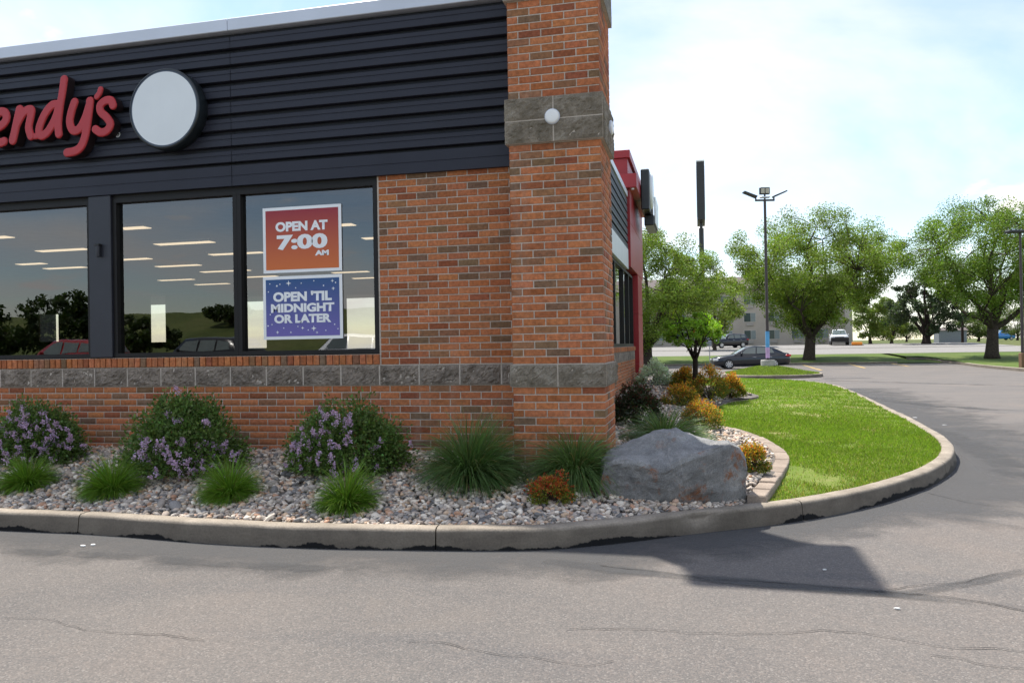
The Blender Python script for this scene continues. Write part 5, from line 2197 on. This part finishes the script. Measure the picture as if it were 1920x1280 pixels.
for k, (px, dep, H, W, c, lab) in enumerate(((1632, 104, 8.5, 6.5, (0.15, 0.21, 0.04), 'leafy green tree right of the motel corner across the road'),
                                            (1672, 112, 7.0, 6.0, (0.18, 0.23, 0.05), 'pale bushy tree behind the evergreen across the road'),
                                            (1835, 130, 5.5, 7.0, (0.11, 0.15, 0.045), 'low distant tree seen left of the right trunk'),
                                            (1908, 150, 6.5, 9.0, (0.12, 0.16, 0.05), 'pale distant tree at the right edge beyond the road'),
                                            (1340, 90, 9.5, 8.0, (0.19, 0.25, 0.045), 'green tree in front of the motel between two larger trees'),
                                            (1700, 170, 7.5, 12.0, (0.10, 0.14, 0.04), 'distant low tree right of the motel'),
                                            (1960, 120, 9.0, 9.0, (0.10, 0.15, 0.035), 'tree cut by the right edge of the photo beyond the road'))):
    b = tree_at(px, 650, dep)
    make_tree('roadside_tree', b, H, W, 0.12, 70, 11000, 0.26, c, lab, group='trees beyond the road', trunk_r=0.22, seed=40 + k, lowest=0.08, crown_c=0.52, squash=0.46, limbs=5, clump=1.2)

# small pruned tree in the bed
pt = bed_pt(1304, 738)
dt = depth_of(pt)
sc = dt / FPX
make_tree('small_tree', (pt[0], pt[1], pt[2]), 152 * sc, 116 * sc, 0.45, 90, 6500, 0.055, (0.22, 0.37, 0.03), 'small bright green pruned tree with dark trunk in the gravel bed', trunk_r=5.5 * sc, bark='bark_dark', seed=3, lowest=0.50, crown_c=0.77, squash=0.23, limbs=6, clump=0.95)
st_ = [o for o in COL.objects if o.name.startswith('small_tree')][0]
m = MB()
m.box(-0.02, 0.02, -6.6 * sc, -6.0 * sc, 110 * sc, 122 * sc)
part('tag_ribbon', m, 'tree_tag', st_)

# ------------------------------------------------------------------ kerbed island with the lamp post
LD = 38.0
lp = at_depth(1440, 687, LD)
isl = (lp[0], lp[1])


def mound_h(x, y):
    u, v = (x - isl[0]) / 2.4, (y - isl[1]) / 3.2
    return g(y) + 0.12 + 0.36 * float(smooth01(1 - math.hypot(u, v) * 0.95))


ring = [(isl[0] + 2.15 * math.cos(a) * (1 + 0.12 * math.cos(a)) - 0.1, isl[1] + 3.0 * math.sin(a)) for a in np.linspace(0, 2 * math.pi, 41)[:-1]]
fill_mesh('grass_island', ring, mound_h, 0.5, 'lawn_soil', kind='structure')
RK = np.array(ring + ring[:2])
build_kerb('island_kerb', offset_line(RK, -0.14), 0.15, 0.155, 'kerb_concrete', True, kind='structure')
IP = scatter_in(ring, 16000, (isl[0] - 3.4, isl[0] + 3.4), (isl[1] - 4.2, isl[1] + 4.2))
ib = np.c_[IP, [mound_h(x, y) for x, y in IP]]
n = len(ib)
hh = RNG.uniform(0.04, 0.10, n)
aa = RNG.uniform(0, 6.28, n)
S = np.c_[np.cos(aa), np.sin(aa), np.zeros(n)] * 0.02
V = np.stack([ib - S, ib + S, ib + np.c_[RNG.normal(0, .03, (n, 2)), hh]], 1).reshape(-1, 3)
cc = np.repeat(np.array([0.19, 0.26, 0.04]) * (1 + RNG.normal(0, .2, (n, 1))).clip(.5, 1.6), 3, 0)
link('island_grass', np_mesh('island_grass', V, np.arange(3 * n).reshape(n, 3), 'blade', cc), None, label='grass growing on the mounded island under the lamp post', cat='grass', kind='stuff')

ls = LD / FPX
lz = lp[2]
lamp = empty('lamp_post', (lp[0], lp[1], lz), math.atan2(AR[1], AR[0]), label='tall brown parking lot lamp post with three heads on a concrete base', cat='lamp post')
m = MB()
m.lathe([(13 * ls, -0.5), (13 * ls, 11 * ls), (12.3 * ls, 12.5 * ls), (0.01, 12.6 * ls)], (0, 0, 0), 'z', 20)
part('base', m, 'plain_concrete', lamp, False)
m = MB()
m.box(-0.13, 0.13, -0.13, 0.13, 12.7 * ls, 13.9 * ls)
top = (687 - 376) * ls
m.tube([(0, 0, 13.5 * ls), (0, 0, top)], [0.075, 0.062], 12)
pole = part('pole', m, 'pole_brown', lamp, False)
m = MB()
m.tube([(0, 0, 36 * ls), (0, 0, 66 * ls)], [0.095, 0.095], 12, False)
part('blue_wrap', m, 'wrap_blue', lamp)
m = MB()
m.tube([(0, 0, 16 * ls), (0, 0, 36 * ls)], [0.095, 0.095], 12, False)
part('pink_wrap', m, 'wrap_pink', lamp)
m = MB()
m.box(-18 * ls, 18 * ls, -0.05, 0.05, top - 0.02, top + 0.06)
part('crossarm', m, 'black_metal', lamp)
for sx in (-1, 1):
    m = MB()
    m.tube([(sx * 17 * ls, 0, top), (sx * 17 * ls, 0, top + 8 * ls)], [0.04, 0.04], 8)
    a0, a1 = Vector((sx * 16 * ls, 0, top + 7 * ls)), Vector((sx * 40 * ls, 0, top + 17 * ls))
    q = [(-0.2, -0.03), (0.2, -0.03), (0.2, 0.03), (-0.2, 0.03)]
    nrm = Vector((-(a1 - a0).z, 0, (a1 - a0).x)).normalized() * (1 if sx > 0 else -1)
    m.grid([[a + Vector((0, y, 0)) + nrm * z * k for y, z in q] for a, k in ((a0, 1.2), (a1, 0.9))], True)
    nn = len(m.v)
    m.f.append((nn - 8, nn - 7, nn - 6, nn - 5))
    m.f.append((nn - 4, nn - 3, nn - 2, nn - 1))
    part('lamp_head', m, 'black_metal', lamp)
m = MB()
m.tube([(0, 0, top), (0, 0, top + 14 * ls)], [0.045, 0.045], 8)
m.box(-9.5 * ls, 9.5 * ls, -0.06, 0.12, top + 12 * ls, top + 25 * ls, 0.02)
fl = part('floodlight', m, 'black_metal', lamp)
for sx in (-1, 1):
    m = MB()
    m.box(sx * 4.3 * ls - 3.4 * ls, sx * 4.3 * ls + 3.4 * ls, -0.08, -0.062, top + 13.5 * ls, top + 23 * ls)
    part('led_panel', m, 'led_panel', fl)
m = MB()
m.box(-9 * ls, 9 * ls, -0.12, 0.12, top + 5 * ls, top + 7.5 * ls, 0.02)
part('rear_head', m, 'coping_metal', lamp)


# ------------------------------------------------------------------ vehicles
def vehicle(name, loc, rz, label, paint, L=4.95, Wd=1.84, Hh=1.5, kind='sedan', group=None, cat='car'):
    """front looks to -X of the object"""
    o = empty(name, loc, rz, label=label, cat=cat, group=group)
    if kind == 'sedan':
        st = [(-2.47, .34, .62, .55), (-2.40, .25, .72, .74), (-2.1, .20, .80, .86), (-1.6, .18, .88, .91), (-1.0, .18, .95, .92), (-0.2, .18, .98, .92), (0.7, .18, 1.0, .92), (1.5, .19, 1.02, .91), (2.0, .22, 1.03, .87), (2.38, .28, .98, .78), (2.48, .36, .80, .66)]
        cab = [(-1.15, .94), (-0.30, 1.43), (0.25, 1.50), (0.85, 1.475), (1.35, 1.36), (2.05, 1.04)]
        wins = [[(-0.72, 1.0), (-0.28, 1.37), (0.26, 1.43), (0.22, 1.0)], [(0.30, 1.0), (0.33, 1.43), (0.86, 1.41), (1.28, 1.30), (1.42, 1.04)]]
        wx, wr = (-1.50, 1.38), 0.335
    elif kind == 'suv':
        st = [(-2.3, .40, .85, .62), (-2.22, .30, 1.0, .80), (-1.9, .26, 1.07, .9), (-1.0, .25, 1.14, .95), (0.4, .25, 1.16, .95), (1.7, .26, 1.18, .94), (2.2, .32, 1.15, .88), (2.3, .42, 1.0, .8)]
        cab = [(-0.95, 1.12), (-0.35, 1.70), (0.3, 1.78), (1.4, 1.74), (1.95, 1.66), (2.25, 1.15)]
        wins = [[(-0.62, 1.2), (-0.25, 1.6), (0.3, 1.66), (0.28, 1.2)], [(0.36, 1.2), (0.38, 1.66), (1.2, 1.64), (1.2, 1.2)], [(1.28, 1.22), (1.28, 1.63), (1.75, 1.56), (1.9, 1.25)]]
        wx, wr = (-1.45, 1.42), 0.37
    else:  # pickup
        st = [(-2.9, .50, 1.0, .80), (-2.85, .42, 1.12, .93), (-2.4, .36, 1.18, .98), (-1.2, .35, 1.22, .99), (0.4, .35, 1.25, .99), (2.7, .37, 1.25, .98), (2.85, .45, 1.2, .95)]
        cab = [(-1.1, 1.2), (-0.5, 1.86), (0.0, 1.93), (1.2, 1.9), (1.45, 1.25)]
        wins = [[(-0.75, 1.28), (-0.42, 1.76), (0.2, 1.82), (0.2, 1.28)], [(0.28, 1.28), (0.28, 1.82), (1.1, 1.8), (1.25, 1.28)]]
        wx, wr = (-1.95, 1.75), 0.41
    kx = L / (st[-1][0] - st[0][0])
    ky = Wd / 2 / 0.92
    kz = Hh / max(c[1] for c in cab)
    rows = []
    for x, zb, zt, hw in st:
        hw *= ky
        x *= kx
        half = [(0.0, zb), (hw * 0.86, zb), (hw * 0.97, zb + 0.10), (hw, zb + (zt - zb) * 0.5), (hw * 0.985, zb + (zt - zb) * 0.75), (hw * 0.90, zt - 0.015), (hw * 0.6, zt + 0.02), (0.0, zt + 0.03)]
        ringp = [(x, -y, z * kz) for y, z in half] + [(x, y, z * kz) for y, z in half[-2:0:-1]]
        rows.append(ringp)
    m = MB()
    m.grid(rows, True)
    n = len(rows[0])
    m.f.append(tuple(range(n)))
    m.f.append(tuple(len(m.v) - n + i for i in range(n)))
    body = part('body', m, paint, o, True)
    # cabin
    hw0, hw1 = 0.86 * ky, 0.66 * ky
    rows = []
    zr = max(c[1] for c in cab)
    belt = cab[0][1] - 0.05

    def cab_w(z):
        return hw0 + (hw1 - hw0) * np.clip((z - belt) / (zr - belt), 0, 1)
    for x, z in cab:
        w = cab_w(z)
        rows.append([(x * kx, -hw0, belt * kz), (x * kx, -w - 0.0, (z - 0.05 * (z > belt + .2)) * kz), (x * kx, -w + 0.09, z * kz), (x * kx, 0, (z + 0.012) * kz), (x * kx, w - 0.09, z * kz), (x * kx, w, (z - 0.05 * (z > belt + .2)) * kz), (x * kx, hw0, belt * kz)])
    m = MB()
    m.grid(rows)
    cabin = part('cabin', m, paint, o, True)
    for sy in (-1, 1):
        for w in wins:
            m = MB()
            m.poly([(x * kx, sy * (cab_w(z) + 0.012), z * kz) for x, z in w])
            part('side_window', m, 'car_window', cabin)
    for a, b, nm in ((cab[0], cab[1], 'windscreen'), (cab[-1], cab[-2], 'rear_window')):
        m = MB()
        r2 = []
        for t in (0.12, 0.92):
            x, z = a[0] + (b[0] - a[0]) * t, a[1] + (b[1] - a[1]) * t
            w = cab_w(z) - 0.07
            s = -1 if nm == 'windscreen' else 1
            r2.append([((x + s * 0.012) * kx, -w, (z + 0.014) * kz), ((x + s * 0.02) * kx, 0, (z + 0.026) * kz), ((x + s * 0.012) * kx, w, (z + 0.014) * kz)])
        m.grid(r2)
        part(nm, m, 'car_window', cabin)
    hwm = max(s[3] for s in st) * ky
    for x in wx:
        for sy in (-1, 1):
            wo = empty('wheel')
            wo.parent = o
            wo.location = (x * kx, sy * (hwm - 0.10), wr)
            m = MB()
            m.lathe([(wr * 0.64, -0.10 * 1), (wr * 0.95, -0.105), (wr, -0.08), (wr, 0.08), (wr * 0.95, 0.105), (wr * 0.64, 0.10)], (0, 0, 0), 'y', 24)
            part('tyre', m, 'tyre', wo, True)
            m = MB()
            for k in range(7):
                a = 2 * math.pi * k / 7
                c, s_ = math.cos(a), math.sin(a)
                yf = sy * 0.112
                q = [(wr * .10, -.05), (wr * .64, -.035), (wr * .64, .035), (wr * .10, .05)]
                m.poly([(r * c - tt * s_, yf, r * s_ + tt * c) for r, tt in q])
            m.lathe([(wr * 0.60, sy * 0.10), (wr * 0.66, sy * 0.114), (wr * 0.68, sy * 0.10)], (0, 0, 0), 'y', 20)
            m.lathe([(0.001, sy * 0.118), (wr * 0.16, sy * 0.114)], (0, 0, 0), 'y', 12)
            part('rim', m, 'rim', wo)
            m = MB()
            m.lathe([(0.001, sy * 0.09), (wr * 0.64, sy * 0.09)], (0, 0, 0), 'y', 16)
            part('hub_recess', m, 'tyre', wo)
    xf, xr = st[0][0] * kx, st[-1][0] * kx
    zf, ztl = st[1][2] * kz - 0.10, st[-2][2] * kz - 0.12
    for sy in (-1, 1):
        m = MB()
        y0, y1 = sorted((sy * hwm * 0.55, sy * hwm * 0.90))
        m.box(xf - 0.005, xf + 0.32, y0, y1, zf - 0.06, zf + 0.07, 0.03)
        part('headlight', m, 'head_lens', o)
        m = MB()
        y0, y1 = sorted((sy * hwm * 0.58, sy * hwm * 0.93))
        m.box(xr - 0.34, xr + 0.01, y0, y1, ztl - 0.07, ztl + 0.06, 0.03)
        part('tail_light', m, 'tail_red', o)
        m = MB()
        y0, y1 = sorted((sy * (hwm * 0.93), sy * (hwm * 0.93 + 0.17)))
        xm = cab[0][0] * kx + 0.42
        m.box(xm, xm + 0.12, y0, y1, cab[0][1] * kz + 0.02, cab[0][1] * kz + 0.15, 0.03)
        part('wing_mirror', m, paint, o)
        for xh in ((0.05, 1.05) if kind != 'pickup' else (0.0, 1.0)):
            m = MB()
            y0, y1 = sorted((sy * (hwm - 0.02), sy * (hwm + 0.025)))
            m.box(xh * kx, xh * kx + 0.2, y0, y1, st[4][2] * kz - 0.19, st[4][2] * kz - 0.155, 0.01)
            part('door_handle', m, 'chrome', o)
    m = MB()
    m.box(xf - 0.02, xf + 0.1, -hwm * 0.5, hwm * 0.5, zf - 0.28, zf - 0.02, 0.02)
    part('grille', m, 'tyre', o)
    if kind == 'pickup':
        m = MB()
        m.box(xf - 0.14, xf + 0.02, -hwm * 0.96, hwm * 0.96, 0.38 * kz, 0.92 * kz, 0.04)
        part('bumper_guard', m, 'tyre', o)
    return o


p = at_depth(1406, 690, 52.5)
vehicle('sedan', (p[0], p[1], g(p[1])), math.atan2(AR[1], AR[0]) - 0.10, 'dark charcoal sedan parked side on behind the grass island', 'paint_charcoal')
p = at_depth(1366, 655, 98)
vehicle('parked_suv', (p[0], p[1], g(p[1])), 0.5, 'black car parked by the motel behind the sedan', 'paint_black', 4.7, 1.9, 1.75, 'suv')
p = at_depth(1573, 652, 100)
vehicle('pickup_truck', (p[0], p[1], g(p[1])), math.pi / 2 - 0.12, 'white pickup truck with black front guard, facing the road by the motel', 'paint_white', 5.8, 2.0, 1.95, 'pickup', cat='truck')
p = at_depth(1877, 634, 165)
vehicle('blue_van', (p[0], p[1], g(p[1])), 0.2, 'bright blue van far off on the road beyond the right tree', 'paint_blue', 5.0, 2.0, 2.1, 'suv', cat='van')

# ------------------------------------------------------------------ far buildings and street furniture
MD = 117.0
mr = at_depth(1602, 650, MD)
mot = empty('motel', (mr[0], mr[1] + 2, g(mr[1])), label='long beige three storey motel with air conditioner units under the windows', cat='building')
ML, MHt = 46.0, 8.6
box_part('wall', (-ML, 0, 0, 12, -0.5, MHt), 'motel_wall', mot)
box_part('end_pilaster', (-0.9, 0.12, -0.18, 0.3, -0.5, MHt + 0.05), 'motel_trim', mot)
m = MB()
m.grid([[(-ML - .6, -0.7, MHt), (0.7, -0.7, MHt)], [(-ML - .6, -0.7, MHt + 0.3), (0.7, -0.7, MHt + 0.3)], [(-ML - .6, 6, MHt + 2.6), (0.7, 6, MHt + 2.6)], [(-ML - .6, 12.7, MHt + 0.3), (0.7, 12.7, MHt + 0.3)], [(-ML - .6, 12.7, MHt), (0.7, 12.7, MHt)]], False)
m.poly([(-ML - .6, -0.7, MHt), (0.7, -0.7, MHt), (0.7, 12.7, MHt), (-ML - .6, 12.7, MHt)])
m.poly([(0.7, -0.7, MHt + 0.3), (0.7, 12.7, MHt + 0.3), (0.7, 6, MHt + 2.6)])
part('roof', m, 'motel_roof', mot)
for fl_ in range(3):
    for k in range(12):
        x = -4.2 - k * 3.5
        z = 0.95 + fl_ * 2.72
        m = MB()
        m.box(x - 0.95, x + 0.95, -0.05, 0.02, z - 0.05, z + 1.45)
        f = part('window', m, 'motel_trim', mot)
        m = MB()
        m.box(x - 0.85, x + 0.1, -0.06, -0.051, z + 0.03, z + 1.37)
        part('pane', m, 'motel_glass', f)
        m = MB()
        m.box(x + 0.14, x + 0.85, -0.06, -0.051, z + 0.03, z + 1.37)
        part('curtained_pane', m, 'motel_curtain', f)
        m = MB()
        m.box(x - 0.55, x + 0.55, -0.16, -0.001, z - 0.62, z - 0.18, 0.02)
        part('air_conditioner', m, 'motel_unit', mot)
p = at_depth(1787, 648, 112)
sh = empty('shed', (p[0], p[1], g(p[1])), label='small grey shed across the road beside the evergreen tree', cat='shed')
box_part('wall', (-1.8, 1.8, 0, 2.6, -0.2, 1.7), 'shed_grey', sh)
m = MB()
m.grid([[(-2.0, -0.2, 1.7), (2.0, -0.2, 1.7)], [(-2.0, 1.3, 2.1), (2.0, 1.3, 2.1)], [(-2.0, 2.8, 1.7), (2.0, 2.8, 1.7)]])
part('roof', m, 'motel_roof', sh)
p = at_depth(1805, 648, 100)
m = MB()
m.tube([(0, 0, -0.5), (0, 0, 9.5)], [0.17, 0.12], 8)
up = empty('utility_pole', (p[0], p[1], g(p[1])), label='dark wooden utility pole left of the thick right tree', cat='utility pole')
part('pole', m, 'bark_dark', up)
box_part('crossarm', (-1.1, 1.1, -0.06, 0.06, 8.7, 8.85), 'bark_dark', up)
p = at_depth(1319, 650, 108)
sc_ = 108 / FPX
py = empty('pylon_sign', (p[0], p[1], g(p[1])), label='tall dark pylon sign seen edge on above the trees', cat='sign')
zt = lambda y: (650 - y) * sc_
m = MB()
m.tube([(0, 0, -0.5), (0, 0, zt(428))], [0.36, 0.34], 12)
m.tube([(0, 0, zt(428)), (0, 0, zt(412))], [0.2, 0.2], 12)
part('pole', m, 'black_metal', py)
m = MB()
m.box(-0.52, 0.52, -3.2, 3.2, zt(418), zt(312), 0.04)
part('cabinet', m, 'black_metal', py)
m = MB()
m.box(-0.53, 0.53, -3.22, 3.22, zt(312) + 0.004, zt(309), 0.03)
part('top_trim', m, 'paper_white', py)
for sx in (-1, 1):
    m = MB()
    m.box(sx * 0.53 - 0.006, sx * 0.53 + 0.006, -3.0, 3.0, zt(400), zt(320))
    part('sign_face', m, 'sign_ring', py)
p = at_depth(1918, 688, 41)
rl = empty('lamp_post', (p[0], p[1], g(p[1])), math.atan2(AR[1], AR[0]), label='lamp post at the right edge of the photo with one flat head', cat='lamp post')
r_ = 41 / FPX
m = MB()
m.tube([(0, 0, -0.3), (0, 0, 258 * r_)], [0.08, 0.06], 10)
part('pole', m, 'pole_brown', rl)
m = MB()
m.box(-26 * r_, 6 * r_, -0.2, 0.2, 257 * r_, 263 * r_, 0.05)
part('lamp_head', m, 'black_metal', rl)
m = MB()
m.box(-0.14, 0.14, -0.14, 0.14, -0.1, 0.9, 0.02)
part('base_cover', m, 'post_brown', rl)
p = at_depth(1607, 656, 96)
mk = empty('road_marker', (p[0], p[1], g(p[1])), label='small orange barrier lying by the motel driveway', cat='barrier')
m = MB()
m.box(-0.6, 0.6, -0.12, 0.12, 0.0, 0.42, 0.05)
part('body', m, 'marker_orange', mk)
box_part('foot', (-0.75, 0.75, -0.25, 0.25, -0.02, 0.06), 'tyre', mk)
p = at_depth(1331, 682, 55)
sp = empty('thin_sign_post', (p[0], p[1], g(p[1])), label='thin metal post on the verge left of the sedan', cat='post')
m = MB()
m.tube([(0, 0, -0.1), (0, 0, 1.7)], [0.03, 0.03], 6)
part('post', m, 'hydrant_grey', sp)
m = MB()
m.box(-0.14, 0.14, -0.02, 0.02, 1.55, 1.9, 0.005)
part('plate', m, 'shed_grey', sp)

# right hand verge with its kerb, and the kerb of the far verge
RV = [on_h(x, y, lambda X, Y: g(Y) + 0.15)[:2] for x, y in ((1700, 671), (1745, 672), (1790, 678), (1840, 684), (1935, 692))]
RV = catmull(RV, 6)
far = [tuple(p) for p in RV[::-1]]
vp = [tuple(p) for p in RV] + [(RV[-1][0] + 14, RV[-1][1] - 6), (70, 30), (70, 69.2), (float(RV[0][0]), 69.2)]
fill_mesh('right_verge', vp, lambda x, y: g(y) + 0.01 + 0.13 * float(smooth01((69 - y) / 5)) + 0.10 * float(smooth01((y - 48) / 8) * smooth01((69 - y) / 6)), 3.0, 'verge_grass', kind='structure')
build_kerb('right_verge_kerb', RV, 0.2, 0.16, 'kerb_concrete', True, kind='structure')
build_kerb('far_verge_kerb', np.c_[np.linspace(-60, 17.5, 40), np.full(40, 56.5)], 0.15, 0.13, 'kerb_concrete', True, kind='structure')

# ------------------------------------------------------------------ what the windows reflect, behind the camera
for k, (x, y, H, W, c) in enumerate(((-62, -62, 8, 9, (0.05, 0.08, 0.025)), (-70, -60, 6.5, 9, (0.05, 0.08, 0.025)), (-55, -66, 5, 7, (0.06, 0.09, 0.03)), (-64, -96, 3.5, 7, (0.06, 0.09, 0.03)))):
    make_tree('hillside_tree', (x, y, g(y)), H, W, 0.12, 50, 5000, 0.5, c, ('dark tree reflected in the left window, %s' % ('tallest of the row', 'left of the tallest', 'right of the tallest', 'alone on the grassy rise')[k]), group='trees reflected in the windows', trunk_r=0.2, seed=70 + k, lowest=0.08, crown_c=0.52, squash=0.46, limbs=5, clump=1.2)
vehicle('red_suv', (-22.5, -20.5, g(-20.5)), 0.1, 'red car reflected in the left window', 'paint_red', 4.7, 1.9, 1.75, 'suv', cat='car')
vehicle('white_suv', (-10.5, -21.5, g(-21.5)), -0.1, 'pale car reflected below the blue poster', 'paint_white', 4.7, 1.9, 1.7, 'suv', cat='car')
vehicle('black_suv', (-16.5, -21.0, g(-21.0)), 0.15, 'black car reflected in the middle window', 'paint_black', 4.7, 1.9, 1.72, 'suv', cat='car')
